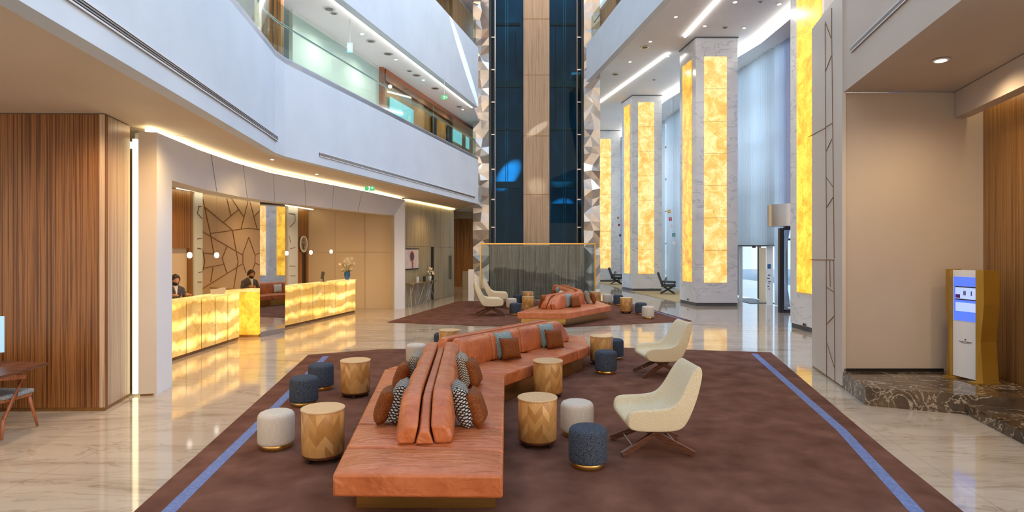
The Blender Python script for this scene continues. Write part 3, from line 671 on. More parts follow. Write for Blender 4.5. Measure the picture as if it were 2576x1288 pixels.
# reception room
WA, WB = Vector((-7.9, 12.5)), Vector((-7.1, 20.75)); WS = (WB.x-WA.x)/(WB.y-WA.y)
def onback(px):                            # where the sight line of a column of the frame meets the back wall
    k_ = (px-1288)/F_; D_ = (WA.x-WS*WA.y)/(k_-WS); return Vector((k_*D_, D_))
struct(wall_mb([tuple(WA-Vector((.5, 5))), tuple(WB)], 0, 3.75, .1).build('wall_reception_back', M['beige']))
struct(wall_mb([(-7.1, 20.75), (-4.05, 20.70)], 0, 3.75, .1).build('wall_reception_end', M['beige']))
struct(MB().prism([(-8.4, 8.8), (-5.3, 8.85), (-5.6, 11.8), (-5.5, 13.1), (-5.2, 14.8), (-4.6, 18), (-4.2, 20.3), (-4.2, 20.9), (-7.3, 20.9)], 3.42, 3.5).build('ceiling_reception', M['soffit']))
struct(wall_mb([(-8.5, 8.80), (-5.3, 8.85)], 0, 3.5, -.05).build('wall_reception_near', M['beige']))
def backpanel(p0, p1, z0, z1, m, t, name):
    a_, b_ = onback(p0), onback(p1); nn = Vector(((WB-WA).y, -(WB-WA).x)).normalized()*.012
    return wall_mb([tuple(a_+nn), tuple(b_+nn)], z0, z1, -t).build(name, m)
struct(backpanel(400, 478, 2.05, 3.41, M['amberwood'], .06, 'wall_panel_wood'))
struct(backpanel(470, 478, 0, 2.05, M['amberwood'], .06, 'wall_panel_wood'))
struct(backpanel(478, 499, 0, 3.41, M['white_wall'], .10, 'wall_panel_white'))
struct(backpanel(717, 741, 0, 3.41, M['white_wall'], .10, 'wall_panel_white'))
struct(backpanel(741, 771, 2.02, 3.41, M['amberwood'], .06, 'wall_panel_wood'))
struct(backpanel(741, 746, 0, 2.02, M['amberwood'], .06, 'wall_panel_wood'))
struct(backpanel(766, 771, 0, 2.02, M['amberwood'], .06, 'wall_panel_wood'))
struct(backpanel(756, 766, 0, 2.0, M['black'], .02, 'door_1'))
struct(backpanel(746, 756, 0, 2.0, M['brownwood'], .04, 'door_2'))
M['taupe'] = noise_mat('taupe_wall_panel', [(.3, (.44, .33, .22)), (.7, (.50, .38, .26))], nscale=.6, rough=.35)
pw = struct(backpanel(499, 717, 0, 3.35, M['taupe'], .04, 'wall_panel_pattern'))
segs = """215,140,268,380 235,212,412,358 375,150,400,262 352,308,450,225 405,150,485,272 515,165,468,348 525,170,572,350 552,272,592,228 268,380,515,345 515,345,592,355
203,360,480,520 412,358,448,560 448,560,420,735 268,380,290,505 215,505,310,515 205,425,232,560 232,560,205,680 375,465,345,540 345,540,375,635 518,405,480,510 480,510,480,570 480,570,500,635
518,405,560,520 560,520,558,575 558,575,535,640 560,520,592,503 558,570,592,585 205,608,352,580 480,575,205,745 285,600,270,695 265,732,480,745""".split()
nn = Vector(((WB-WA).y, -(WB-WA).x)).normalized()
def onp(x, y, off=.058):
    px, py = 420+x*.388, 440+y*.388; p = onback(px); z = ZAT(py, p.y); p = p+nn*off; return Vector((p.x, p.y, z))
for s_ in segs:
    q = list(map(float, s_.split(','))); MB().bar(onp(q[0], q[1]), onp(q[2], q[3]), .022, .012, up=(nn.x, nn.y, 0)).build('inlay_line', M['bronze'], pw)
orn = MB()
for x0, y0, x1, y1 in ((172, 203, 195, 205), (178, 205, 168, 250), (168, 250, 198, 282), (168, 415, 198, 412), (168, 475, 195, 480), (175, 633, 198, 628), (170, 695, 195, 695),
                       (768, 250, 808, 255), (808, 255, 810, 300), (810, 300, 775, 340), (770, 395, 780, 440), (775, 480, 810, 470), (772, 590, 812, 592), (778, 655, 812, 655)):
    orn.bar(onp(x0, y0, .118), onp(x1, y1, .118), .018, .008, up=(nn.x, nn.y, 0))
struct(orn.build('trim_ornament', M['bronze']))
MS = MB()
for z in (1.94,):
    MS.bar((-7.0, 20.69, z), (-4.06, 20.69, z), .004, .006)
for px in (843, 918): x = XAT(px, 20.69); MS.bar((x, 20.69, .02), (x, 20.69, 3.3), .004, .006)
struct(MS.build('trim_wall_seams', M['bronze']))
# warm lamps of the reception (cove over the back wall, added spots without fixtures)
tag(wall_mb([tuple(onback(420)+nn*.22), tuple(onback(770)+nn*.22)], 3.395, 3.415, -.04).build('cove_light', M['cove']), 'warm light strip washing down the patterned reception wall', 'light')
for x, y in ((-6.9, 11.2), (-6.8, 13.6), (-6.5, 16.2), (-6.0, 18.7)):
    light('SPOT', 'reception_fill_spot', (x, y, 3.38), 78, WARM, .08, spot=2.6, blend=1.0)

def desk(front, depth_dir, label, name='reception_desk'):
    (x0, y0), (x1, y1) = front; d_ = (Vector((x1, y1))-Vector((x0, y0))).normalized(); nb = Vector((-d_.y, d_.x))
    t = thing(name, label, 'desk', ((x0+x1)/2, (y0+y1)/2, 0)); ox, oy = t.location.x, t.location.y
    R = lambda p: (p[0]-ox, p[1]-oy)
    A, B = Vector((x0, y0)), Vector((x1, y1)); C_, D_ = B+nb*.45, A+nb*.45
    fr_ = MB().prism([R(A), R(B), R(C_), R(D_)], .06, 1.035).build('onyx_front', M['onyx_desk'], t, bevel=.004)
    nj = 6
    for i in range(1, nj): q_ = A.lerp(B, i/nj)-nb*.002; MB().bar((*R(q_), .06), (*R(q_), 1.035), .004, .010).build('panel_joint', M['bronze'], fr_)
    MB().prism([R(A-d_*.01-nb*.015), R(B+d_*.01-nb*.015), R(C_+d_*.01), R(D_-d_*.01)], 1.035, 1.062).build('counter_top', M['onyx'], t, bevel=.004)
    MB().prism([R(A+nb*.03), R(B+nb*.03), R(C_), R(D_)], 0, .06).build('plinth', M['bronze'], t)
    return t
desk(((-6.12, 10.1), (-6.13, 13.40)), 1, 'glowing backlit onyx reception desk on the left, in front of the first receptionist')
desk(((-5.84, 15.4), (-5.08, 19.35)), 1, 'glowing backlit onyx reception desk on the right carrying the orchid vase')
t = thing('side_counter', 'low amber onyx counter joining the left desk to the mirror column', 'counter')
MB().prism([(-6.11, 13.70), (-5.83, 13.72), (-6.05, 14.7), (-6.5, 14.7), (-6.75, 13.70)], .06, 1.05).build('onyx_front', M['onyx_amber'], t)
MB().prism([(-6.10, 13.73), (-5.85, 13.75), (-6.06, 14.65), (-6.45, 14.65), (-6.6, 13.73)], 0, .06).build('plinth', M['gold'], t)
MB().prism([(-6.13, 13.68), (-5.82, 13.70), (-6.03, 14.72), (-6.52, 14.72), (-6.8, 13.68)], 1.05, 1.07).build('counter_top', M['onyx'], t)
struct(MB().prism([(-5.80, 13.72), (-5.53, 14.53), (-5.75, 14.95), (-5.95, 14.92)], .12, 3.42).build('wall_mirror_column', M['mirror']))
struct(MB().prism([(-5.795, 13.735), (-5.535, 14.515), (-5.75, 14.93), (-5.94, 14.90)], 0, .12).build('baseboard_mirror_column', M['steel']))

# people behind the desks
def skin_body(name, joints, edges, mtl, parent=None, root=0):
    me = bpy.data.meshes.new(name); me.from_pydata([j[0] for j in joints], edges, []); me.materials.append(mtl)
    o = bpy.data.objects.new(name, me); COL.objects.link(o)
    if parent: o.parent = parent
    md = o.modifiers.new('skin', 'SKIN'); md.use_smooth_shade = True
    sv = me.skin_vertices[0].data
    for i, j in enumerate(joints): r = j[1]; sv[i].radius = r if isinstance(r, tuple) else (r, r); sv[i].use_root = (i == root)
    q = o.modifiers.new('sub', 'SUBSURF'); q.levels = 1; q.render_levels = 2
    return o
def person(x, y, rz, label, bun, bend=.0):
    t = thing('person', label, 'person', (x, y, 0), rz); H = 1.50    # local +x is forward
    f = bend
    J = [((0, 0, .86), (.13, .16)), ((.0, 0, 1.00), (.11, .14)), ((.03+f, 0, 1.16), (.12, .165)), ((.04+f, 0, 1.235), (.06, .075)), ((.06+f, 0, 1.28), .05), ((.09+f, 0, 1.325), .052),
         ((.04+f, .145, 1.20), .038), ((.10+f, .20, 1.0), .045), ((.30+f, .14, 1.10), .032), ((.04+f, -.145, 1.20), .038), ((.10+f, -.20, 1.0), .045), ((.30+f, -.14, 1.10), .032),
         ((0, .085, .78), .085), ((.01, .09, .44), .058), ((-.01, .09, .07), .042), ((.10, .10, .035), .035),
         ((0, -.085, .78), .085), ((.01, -.09, .44), .058), ((-.01, -.09, .07), .042), ((.10, -.10, .035), .035),
         ((.37+f, .13, 1.105), .026), ((.37+f, -.13, 1.105), .026)]
    E = [(0, 1), (1, 2), (2, 3), (3, 4), (4, 5), (3, 6), (6, 7), (7, 8), (3, 9), (9, 10), (10, 11), (0, 12), (12, 13), (13, 14), (14, 15), (0, 16), (16, 17), (17, 18), (18, 19), (8, 20), (11, 21)]
    for s_, w_ in ((.13, 20), (-.13, 21)):
        for q_, (dy, ln) in enumerate(((-.028, .060), (-.010, .072), (.010, .068), (.028, .055))):
            J.append(((.43+f, s_+dy, 1.105), .0085)); E.append((w_, len(J)-1)); J.append(((.43+ln*.7+f, s_+dy*1.15, 1.095), .0075)); E.append((len(J)-2, len(J)-1))
        J.append(((.40+f, s_+(-.045 if s_ > 0 else .045), 1.103), .010)); E.append((w_, len(J)-1))
    skin_body('body', J, E, M['skin'], t)
    hc = Vector((.125+f, 0, 1.385))         # head: skull with brow, nose, chin, tilted down
    T = Matrix.Rotation(.35, 3, 'Y'); vs = []; fs = []; n_, m_ = 20, 14
    for j in range(m_+1):
        ph = PI*j/m_-PI/2
        for i in range(n_):
            th = 2*PI*i/n_; x_, y_, z_ = math.cos(ph)*math.cos(th)*.092, math.cos(ph)*math.sin(th)*.072, math.sin(ph)*.112
            if z_ < -.02: k_ = 1-.30*(-z_-.02)/.09; y_ *= k_; x_ = x_*k_+.012*(1-k_)*4
            if abs(y_) < .016 and x_ > .06 and -.045 < z_ < .01: x_ += .018
            if .005 < z_ < .03 and x_ > .05 and abs(y_) > .018: x_ -= .006
            vs.append(hc+T @ Vector((x_, y_, z_)))
    for j in range(m_):
        for i in range(n_): k_ = (i+1) % n_; fs.append((j*n_+i, j*n_+k_, (j+1)*n_+k_, (j+1)*n_+i))
    hd = MB().add(vs, fs)
    for s_ in (-1, 1): hd.lathe([(.004, -.025), (.012, -.015), (.014, .01), (.006, .026)], 8, hc+T @ Vector((-.005, s_*.074, -.005)))
    hd.build('head', M['skin'], t, smooth=True)
    ey = MB()
    for s_ in (-1, 1): ey.lathe([(.002, -.007), (.010, 0), (.002, .007)], 8, hc+T @ Vector((.083, s_*.03, .012)))
    ey.build('eyes', M['black'], t)
    vs = []; fs = []
    for j in range(7):
        ph = PI/2-j*(PI*.60)/6
        for i in range(n_):
            th = 2*PI*i/n_; fr = max(0, math.cos(th)); ph2 = PI/2-(PI/2-ph)*(1-.55*fr)
            vs.append(hc+T @ Vector((math.cos(ph2)*math.cos(th)*.106-.008, math.cos(ph2)*math.sin(th)*.088, math.sin(ph2)*.128+.004)))
    for j in range(6):
        for i in range(n_): k_ = (i+1) % n_; fs.append((j*n_+i, j*n_+k_, (j+1)*n_+k_, (j+1)*n_+i))
    hr = MB().add(vs, fs)
    if bun: hr.lathe([(.01, -.045), (.04, -.03), (.05, 0), (.04, .03), (.01, .045)], 12, hc+Vector((-.115, 0, .02)))
    h_ = hr.build('hair', M['hair'], t, smooth=True); q = h_.modifiers.new('solid', 'SOLIDIFY'); q.thickness = .008; q.offset = 0
    vs = []; fs = []                        # face mask
    for j in range(5):
        for i in range(9):
            th = -1.25+2.5*i/8; z_ = -.088+.080*j/4; b_ = .088-.03*max(0, -z_-.05)/.04
            vs.append(hc+T @ Vector((math.cos(th)*(b_+.012)+.004, math.sin(th)*.070*(1-.25*max(0, -z_-.03)/.06), z_)))
    for j in range(4):
        for i in range(8): fs.append((j*9+i, j*9+i+1, (j+1)*9+i+1, (j+1)*9+i))
    mk = MB().add(vs, fs).build('face_mask', M['black'], t, smooth=True); q = mk.modifiers.new('solid', 'SOLIDIFY'); q.thickness = .004; q.offset = 1
    jk = MB(); vs = []; fs = []; n_ = 24
    RG = [(.82, .135, .175, 0), (.92, .125, .16, 0), (1.02, .112, .15, 0), (1.12, .118, .168, .02+f), (1.19, .112, .182, .035+f), (1.235, .095, .175, .04+f), (1.265, .078, .135, .045+f), (1.29, .062, .085, .05+f), (1.31, .056, .064, .055+f)]
    for z_, rx, ry, cx in RG:
        for i in range(n_): th = 2*PI*i/n_; vs.append((cx+rx*math.cos(th), ry*math.sin(th), z_))
    for q_ in range(len(RG)-1):
        for i in range(n_): k_ = (i+1) % n_; fs.append((q_*n_+i, q_*n_+k_, (q_+1)*n_+k_, (q_+1)*n_+i))
    jk.add(vs, fs+[tuple(range(n_))])
    for s_ in (-1, 1): jk.tube([(.04+f, s_*.125, 1.225), (.045+f, s_*.165, 1.19), (.07+f, s_*.195, 1.10), (.10+f, s_*.208, 1.01), (.13+f, s_*.20, 1.0), (.20+f, s_*.175, 1.05), (.29+f, s_*.145, 1.095)], [.045, .062, .056, .052, .05, .045, .038], 12)
    jk.build('jacket', M['jacket'], t, smooth=True)
    MB().add([(.150+f, -.040, 1.295), (.150+f, .040, 1.295), (.200+f, 0, 1.08), (.06+f, -.065, 1.31), (.06+f, .065, 1.31), (.13+f, .0, 1.08)], [(0, 1, 2), (3, 5, 4), (0, 3, 4, 1), (0, 2, 5, 3), (1, 4, 5, 2)]).build('shirt', M['shirt'], t)
    skin_body('trousers', [((0, 0, .86), (.14, .17)), ((0, .09, .76), .10), ((.01, .095, .44), .075), ((-.01, .095, .10), .065), ((0, -.09, .76), .10), ((.01, -.095, .44), .075), ((-.01, -.095, .10), .065)],
              [(0, 1), (1, 2), (2, 3), (0, 4), (4, 5), (5, 6)], M['black'], t)
    return t
person(-6.98, 12.25, r_(-35), 'receptionist with dark hair in a bun, black mask and grey jacket behind left desk', True)
person(-6.78, 15.3, r_(-35), 'receptionist in black mask looking down beside the mirror column', False, .03)

# things on the desks
def monitor(x, y, z, rz, label):
    t = thing('monitor', label, 'monitor', (x, y, z), rz)
    MB().box((0, 0, .19), (.36, .02, .22), M=Matrix.Rotation(-.15, 3, 'X')).build('screen', M['dkgrey'], t, bevel=.005)
    MB().bar((0, .02, .01), (0, .02, .16), .03).build('stand', M['darkmetal'], t)
    MB().box((0, .02, .006), (.18, .14, .012)).build('foot', M['darkmetal'], t)
monitor(-5.70, 17.95, 1.062, r_(-60), 'dark screen on the right desk between mirror column and vase')
monitor(-6.18, 16.0, 1.062, r_(-60), 'small screen on the right desk right next to the mirror column')
t = thing('paper_tray', 'cream paper holder standing on the left onyx desk', 'holder', (-6.36, 12.9, 1.062), .4)
MB().add([(-.13, -.1, 0), (.13, -.1, 0), (.10, .1, 0), (-.10, .1, 0), (-.15, -.12, .10), (.17, -.12, .14), (.12, .12, .13), (-.12, .12, .09)], [(0, 3, 2, 1), (4, 5, 6, 7), (0, 1, 5, 4), (1, 2, 6, 5), (2, 3, 7, 6), (3, 0, 4, 7)]).build('paper', M['beigef'], t, bevel=.01)
def petals(mb, c, r, n=5, tilt=0):
    c = Vector(c); ax = Vector((random.uniform(-1, 1), random.uniform(-1.4, -.2), random.uniform(-.3, .8))).normalized(); u = ax.orthogonal().normalized(); v = ax.cross(u)
    for i in range(n):
        t_ = 2*PI*i/n; d_ = u*math.cos(t_)+v*math.sin(t_); e_ = u*-math.sin(t_)+v*math.cos(t_)
        mb.add([c, c+d_*r*.6+e_*r*.42+ax*r*.15, c+d_*r*1.1+ax*r*.1, c+d_*r*.6-e_*r*.42+ax*r*.15], [(0, 1, 2, 3)])
def bouquet(x, y, z, sc, label, vm, blooms=34):
    t = thing('flower_vase', label, 'vase', (x, y, z))
    MB().lathe([(.045*sc, 0), (.06*sc, .02*sc), (.085*sc, .14*sc), (.075*sc, .20*sc), (.082*sc, .22*sc)], 20).build('vase', vm, t, smooth=True)
    fl = MB(); st = MB(); lf = MB()
    for i in range(7):
        a_ = 2*PI*i/7+.3; e_ = Vector((math.cos(a_)*.16*sc, math.sin(a_)*.16*sc, (.42+.08*random.random())*sc)); st.tube([(0, 0, .18*sc), (e_.x*.5, e_.y*.5, .36*sc), e_], .004*sc, 5)
        lf.add([(0, 0, .2*sc), (math.cos(a_)*.1*sc-.02, math.sin(a_)*.1*sc, .26*sc), (math.cos(a_)*.17*sc, math.sin(a_)*.17*sc, .22*sc), (math.cos(a_)*.1*sc+.02, math.sin(a_)*.1*sc, .25*sc)], [(0, 1, 2, 3)])
    for i in range(blooms):
        a_ = random.uniform(0, 2*PI); rr = random.uniform(.03, .20)*sc; petals(fl, (math.cos(a_)*rr, math.sin(a_)*rr, (.28+.22*random.random()+(.1 if rr < .12*sc else 0))*sc), .05*sc)
    fl.build('blossoms', M['petal'], t); st.build('stems', M['leaf'], t); lf.build('leaves', M['leaf'], t)
M['petal'] = mat('cream_petals', (.80, .72, .52), .6); M['leaf'] = mat('dark_green_leaf', (.03, .09, .02), .5); M['bluevase'] = mat('blue_ceramic', (.02, .13, .36), .15)
bouquet(-5.28, 19.1, 1.062, 1.15, 'blue vase of cream orchids on the end of the right reception desk', M['bluevase'])
# round emblem clock on the wood strip
ck = thing('wall_clock', 'round silver emblem disc on the wood panel above the narrow door', 'wall emblem'); p = onback(755)+nn*.09; zc = ZAT(614, p.y)
Mq = Matrix((Vector((nn.y, -nn.x, 0)), Vector((0, 0, 1)), Vector((nn.x, nn.y, 0)))).transposed()
def disc(c, r, th, m, name, parent, inner=0, seg=40):
    vs = []; fs = []
    for k_ in (0, 1):
        for rr in (r, inner):
            for i in range(seg): t_ = 2*PI*i/seg; vs.append(Vector(c)+Mq @ Vector((rr*math.cos(t_), rr*math.sin(t_), th*k_)))
    for i in range(seg):
        j = (i+1) % seg; fs += [(i, j, 2*seg+j, 2*seg+i), (seg+i, 3*seg+i, 3*seg+j, seg+j), (i, seg+i, seg+j, j), (2*seg+i, 2*seg+j, 3*seg+j, 3*seg+i)]
    return MB().add(vs, fs).build(name, m, parent)
disc((p.x, p.y, zc), .27, .03, M['steel'], 'face', ck, .001); disc((p.x+nn.x*.03, p.y+nn.y*.03, zc), .28, .02, M['white'], 'rim', ck, .235)
gb = MB()
for x0, z0_, x1, z1_ in ((-.1, .1, .08, .12), (-.12, .02, .1, .05), (-.1, -.06, .02, .0), (.0, -.15, .08, .0), (-.06, -.14, .06, -.16), (-.08, .18, .05, .17)):
    A_ = Vector((p.x, p.y, zc))+Mq @ Vector((x0, z0_, .035)); B_ = Vector((p.x, p.y, zc))+Mq @ Vector((x1, z1_, .035)); gb.bar(A_, B_, .02, .02)
gb.build('emblem', M['dkgrey'], ck)
# pendants
for px, py, y, l in ((477, 642, 12.0, 'crystal pendant lamp over the first receptionist, leftmost'), (545, 642, 12.9, 'crystal pendant lamp glowing in front of the patterned wall'),
                     (721, 637, 15.9, 'crystal pendant lamp beside the mirror column'), (782, 635, 17.2, 'small crystal pendant over the middle of the right desk'), (833, 633, 18.6, 'small crystal pendant, rightmost over the right desk')):
    x = XAT(px, y); z = ZAT(py, y); t = thing('pendant_lamp', l, 'pendant lamp', (x, y, z), 0, 'crystal pendants over the reception desks')
    MB().tube([(0, 0, .07), (0, 0, 3.42-z)], .002, 5).build('cord', M['steel'], t)
    MB().lathe([(.02, -.06), (.045, -.04), (.052, .0), (.045, .04), (.02, .06)], 8).build('crystal_shade', M['pendglow'], t)

# metal wall, door, console, picture
MW0, MW1 = Vector((-3.86, 21.2)), Vector((-2.58, 26.5)); md_ = (MW1-MW0).normalized(); mn = Vector((md_.y, -md_.x))
def MWp(px, off=0):
    k_ = (px-1288)/F_; s_ = md_.x/md_.y; D_ = (MW0.x-s_*MW0.y)/(k_-s_); q = Vector((k_*D_, D_))+mn*off; return q
mwo = struct(wall_mb([tuple(MW0-md_*.25), tuple(MW1)], 0, 3.9, .12).build('wall_metal', M['metalwall']))
q = MWp(1087, .012); wall_mb([tuple(MWp(1084, .004)), tuple(MWp(1090, .004))], .02, 2.15, -.01).build('door_gap', M['black'], mwo)
wall_mb([tuple(MWp(1022, .003)), tuple(MWp(1142, .003))], 2.14, 2.15, -.004).build('panel_seam', M['dkgrey'], mwo)
dr = struct(wall_mb([tuple(MWp(1091, .006)), tuple(MWp(1140, .006))], .02, 2.13, -.015).build('door_3', M['metalwall']))
a_ = MWp(1131, .06); MB().bar((a_.x, a_.y, .75), (a_.x, a_.y, 1.78), .035, .05).build('door_handle', M['darkmetal'], dr)
tag(wall_mb([tuple(MWp(1014, .06)), tuple(MWp(1140, .06))], 3.80, 3.82, -.03).build('cove_light', M['cove']), 'short warm light strip at the ceiling above the metal wall', 'light')
# picture (generic abstract)
pc = thing('framed_picture', 'framed picture of a round dark and pink shape on the metal wall', 'picture')
A_, B_ = MWp(1012, .02), MWp(1051, .02); zt, zb = ZAT(625, 22.3), ZAT(677, 22.3)
wall_mb([tuple(A_), tuple(B_)], zb, zt, -.03).build('frame', M['black'], pc)
M['art'] = noise_mat('pale_print', [(.3, (.55, .50, .50)), (.7, (.72, .66, .62))], nscale=3, rough=.3)
dd = (B_-A_).normalized()
wall_mb([tuple(A_+dd*.05+mn*.032), tuple(B_-dd*.05+mn*.032)], zb+.04, zt-.04, -.003).build('print', M['art'], pc)
nn_keep, Mq_keep = nn, Mq
Mq = Matrix((Vector((mn.y, -mn.x, 0)), Vector((0, 0, 1)), Vector((mn.x, mn.y, 0)))).transposed()
cp = A_.lerp(B_, .52)+mn*.04; cz = zb+(zt-zb)*.62
disc((cp.x, cp.y, cz), .20, .003, mat('pink_ink', (.50, .12, .10), .5), 'printed_ring', pc, .155, 28); disc((cp.x, cp.y, cz), .15, .003, mat('slate_ink', (.07, .08, .11), .5), 'printed_disc', pc, .001, 28)
MB().bar((cp.x, cp.y, cz-.2), (cp.x, cp.y, zb+.06), .005, .09, up=(mn.x, mn.y, 0)).build('printed_stem', mat('red_ink', (.45, .10, .09), .5), pc)
# console
cn = thing('console_table', 'slim console table with criss-cross metal legs under the picture', 'console')
A_, B_ = MWp(1016, .06), MWp(1076, .06); h0 = .80
MB().prism([tuple(A_), tuple(B_), tuple(B_+mn*.34), tuple(A_+mn*.34)], h0, h0+.03).build('table_top', M['brass'], cn)
for i in range(17):
    s0 = i/16; s1 = max(0, min(1, s0+random.choice((-.28, -.2, .2, .28)))); o0, o1 = random.uniform(.04, .30), random.uniform(.04, .30)
    P_, Q_ = A_.lerp(B_, .03+.94*s0)+mn*o0, A_.lerp(B_, .03+.94*s1)+mn*o1
    MB().tube([(P_.x, P_.y, h0), (Q_.x, Q_.y, .012)], .011, 6).build('leg', M['steel'], cn)
g_ = A_.lerp(B_, .30)+mn*.18; tag(MB().box((g_.x, g_.y, h0+.13), (.03, .18, .20), math.atan2(md_.x, -md_.y)).build('photo_frame', M['white'], bevel=.005), 'small white frame on the console table', 'frame')
g_ = A_.lerp(B_, .58)+mn*.18; tag(MB().box((g_.x, g_.y, h0+.125), (.03, .22, .19), math.atan2(md_.x, -md_.y)).build('photo_frame', M['black'], bevel=.005), 'small black frame on the console table', 'frame')
g_ = A_.lerp(B_, .82)+mn*.18; bouquet(g_.x, g_.y, h0+.03, .9, 'small pale vase with yellow blossoms on the console table', M['white'], 16)
# corridor
struct(MB().box((-2.0, 33.2, 1.95), (4.4, .15, 3.9)).build('wall_corridor', M['brownwood']))
struct(wall_mb([(-2.62, 26.7), (-3.3, 33)], 0, 3.9, .1).build('wall_corridor_side', M['metalwall']))
struct(MB().box((-2.1, 28.6, 3.72), (1.6, .2, .36)).build('wall_corridor_header', M['soffit']))
tag(MB().box((-2.28, 31, .45), (.55, .4, .9)).build('cabinet', M['beige'], bevel=.01), 'plain light cabinet at the end of the brown corridor', 'cabinet')
tag(MB().box((-1.63, 23.9, .62), (.22, .3, 1.24)).build('pedestal', M['white'], bevel=.006), 'tall white glossy pedestal left of the glass box', 'pedestal')

# ------------------------------------------------------------------ left building edge: soffits, fascias, galleries
E0 = [(-2.55, -1.5), (-3.34, 4.1), (-4.08, 9.9), (-4.17, 10.5), (-4.15, 10.9), (-4.02, 11.45), (-1.28, 22.6)]
fz = [3.66, 3.69, 3.71, 3.72, 3.72, 3.72, 3.76]
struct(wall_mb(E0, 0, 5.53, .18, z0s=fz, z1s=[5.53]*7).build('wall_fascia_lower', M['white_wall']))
sof = MB()
inn_ = E0; zi = fz
back = [(-12, -1.5), (-12, 4.1), (-9.6, 7.2), (-5.3, 8.2), (-5.4, 11.3), (-5.35, 12.8), (-3.3, 30)]
zb_ = [3.66, 3.68, 3.70, 3.70, 3.70, 3.72, 3.92]
vs = [(p_[0], p_[1], z+.005) for p_, z in zip(inn_, zi)]+[(p_[0], p_[1], z) for p_, z in zip(back, zb_)]; nvs = len(vs); vs += [(v[0], v[1], v[2]+.05) for v in vs]
fs = [(i, i+1, 7+i+1, 7+i) for i in range(6)]+[(nvs+i, nvs+7+i, nvs+7+i+1, nvs+i+1) for i in range(6)]
struct(MB().add(vs, fs).build('ceiling_left', M['soffit']))
struct(MB().add([(-1.28, 22.55, 3.77), (-1.2, 34, 3.9), (-3.5, 34, 3.95), (-3.2, 28, 3.93), (-1.28, 22.55, 3.82), (-1.2, 34, 3.95), (-3.5, 34, 4.0), (-3.2, 28, 3.98)], [(0, 3, 2, 1), (4, 5, 6, 7), (0, 1, 5, 4), (0, 4, 7, 3)]).build('ceiling_corridor', M['ceil']))
# slot diffusers on the fascia
def on_edge(px, pts=E0):
    k_ = (px-1288)/F_
    for A_, B_ in zip(pts[:-1], pts[1:]):
        A_, B_ = Vector(A_), Vector(B_); dx, dy = B_.x-A_.x, B_.y-A_.y; den = dx-k_*dy
        if abs(den) < 1e-9: continue
        s_ = (k_*A_.y-A_.x)/den
        if -.001 <= s_ <= 1.001 and A_.y+dy*s_ > .5: return Vector((A_.x+dx*s_, A_.y+dy*s_))
    return Vector(pts[-1])
def slot(P0, P1, z0, z1, hh, nseg, label, side=1):
    t = thing('slot_diffuser', label, 'air vent')
    d_ = (P1-P0).normalized(); nr = Vector((d_.y, -d_.x))*side
    A_, B_ = P0+nr*.004, P1+nr*.004
    MB().add([(A_.x, A_.y, z0-hh/2), (B_.x, B_.y, z1-hh/2), (B_.x, B_.y, z1+hh/2), (A_.x, A_.y, z0+hh/2)]+[(A_.x+nr.x*.01, A_.y+nr.y*.01, z0-hh/2), (B_.x+nr.x*.01, B_.y+nr.y*.01, z1-hh/2), (B_.x+nr.x*.01, B_.y+nr.y*.01, z1+hh/2), (A_.x+nr.x*.01, A_.y+nr.y*.01, z0+hh/2)],
             [(0, 1, 2, 3), (4, 7, 6, 5), (0, 4, 5, 1), (3, 2, 6, 7), (0, 3, 7, 4), (1, 5, 6, 2)]).build('slot', M['black'], t)
    for k_ in (-.5, -.17, .17, .5):
        MB().bar((A_.x+nr.x*.014, A_.y+nr.y*.014, z0+hh*k_), (B_.x+nr.x*.014, B_.y+nr.y*.014, z1+hh*k_), .012, .014).build('blade', M['steel'] if abs(k_) < .3 else M['white'], t)
    return t
P0, P1 = on_edge(100), on_edge(697); slot(P0, P1, 3.95, 3.98, .075, 6, 'long slot air vent low on the white gallery front, left')
P0, P1 = on_edge(803), on_edge(1194); slot(P0, P1, ZAT(388, P0.y), ZAT(497, P1.y), .07, 4, 'slot air vent on the gallery front leading to the lift tower')
# level two
struct(MB().prism(E0+[(-4.2, 34), (-12, 34), (-12, -1.5)], 5.42, 5.52).build('floor_gallery', M['ceil']))
inn2 = offset(E0, .02)
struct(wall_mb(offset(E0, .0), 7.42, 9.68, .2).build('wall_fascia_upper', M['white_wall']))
struct(MB().prism(offset(E0, .2)+[(-1.2, 34), (-12, 34), (-12, -1.5)], 7.5, 7.6).build('ceiling_gallery', M['ceil']))
tag(wall_mb(offset(E0, .21), 7.42, 7.47, .07).build('cove_light', M['cove2']), 'thin white light line under the upper gallery edge', 'light')
# glass railing of level two
rl = thing('glass_railing', 'green tinted glass railing with slim handrail on the lower gallery', 'railing')
rp = offset(E0, .08)
def along(pts, s_):
    tot = 0
    for A_, B_ in zip(pts[:-1], pts[1:]):
        A_, B_ = Vector(A_), Vector(B_); l_ = (B_-A_).length
        if tot+l_ >= s_: return A_.lerp(B_, (s_-tot)/l_)
        tot += l_
    return Vector(pts[-1])
plen = sum((Vector(b)-Vector(a)).length for a, b in zip(rp[:-1], rp[1:]))
s_ = 5.0
cutl = [5.0, 7.2, 9.3, 11.4, 12.05, 12.9, 14.3, 16.1, 17.9, 19.7, 21.5, 23.3, plen-.02]
for s0, s1 in zip(cutl[:-1], cutl[1:]):
    A_, B_ = along(rp, s0+.01), along(rp, s1-.01); wall_mb([tuple(A_), tuple(B_)], 5.5, 6.48, .012).build('glass_panel', M['glass'], rl)
hp = offset(E0, .16); MB().tube([(p_[0], p_[1], 6.2) for p_ in hp], .022, 8).build('handrail', M['steel'], rl)
wall_mb(offset(E0, .05), 5.5, 5.56, .08).build('base_channel', M['dkgrey'], rl)
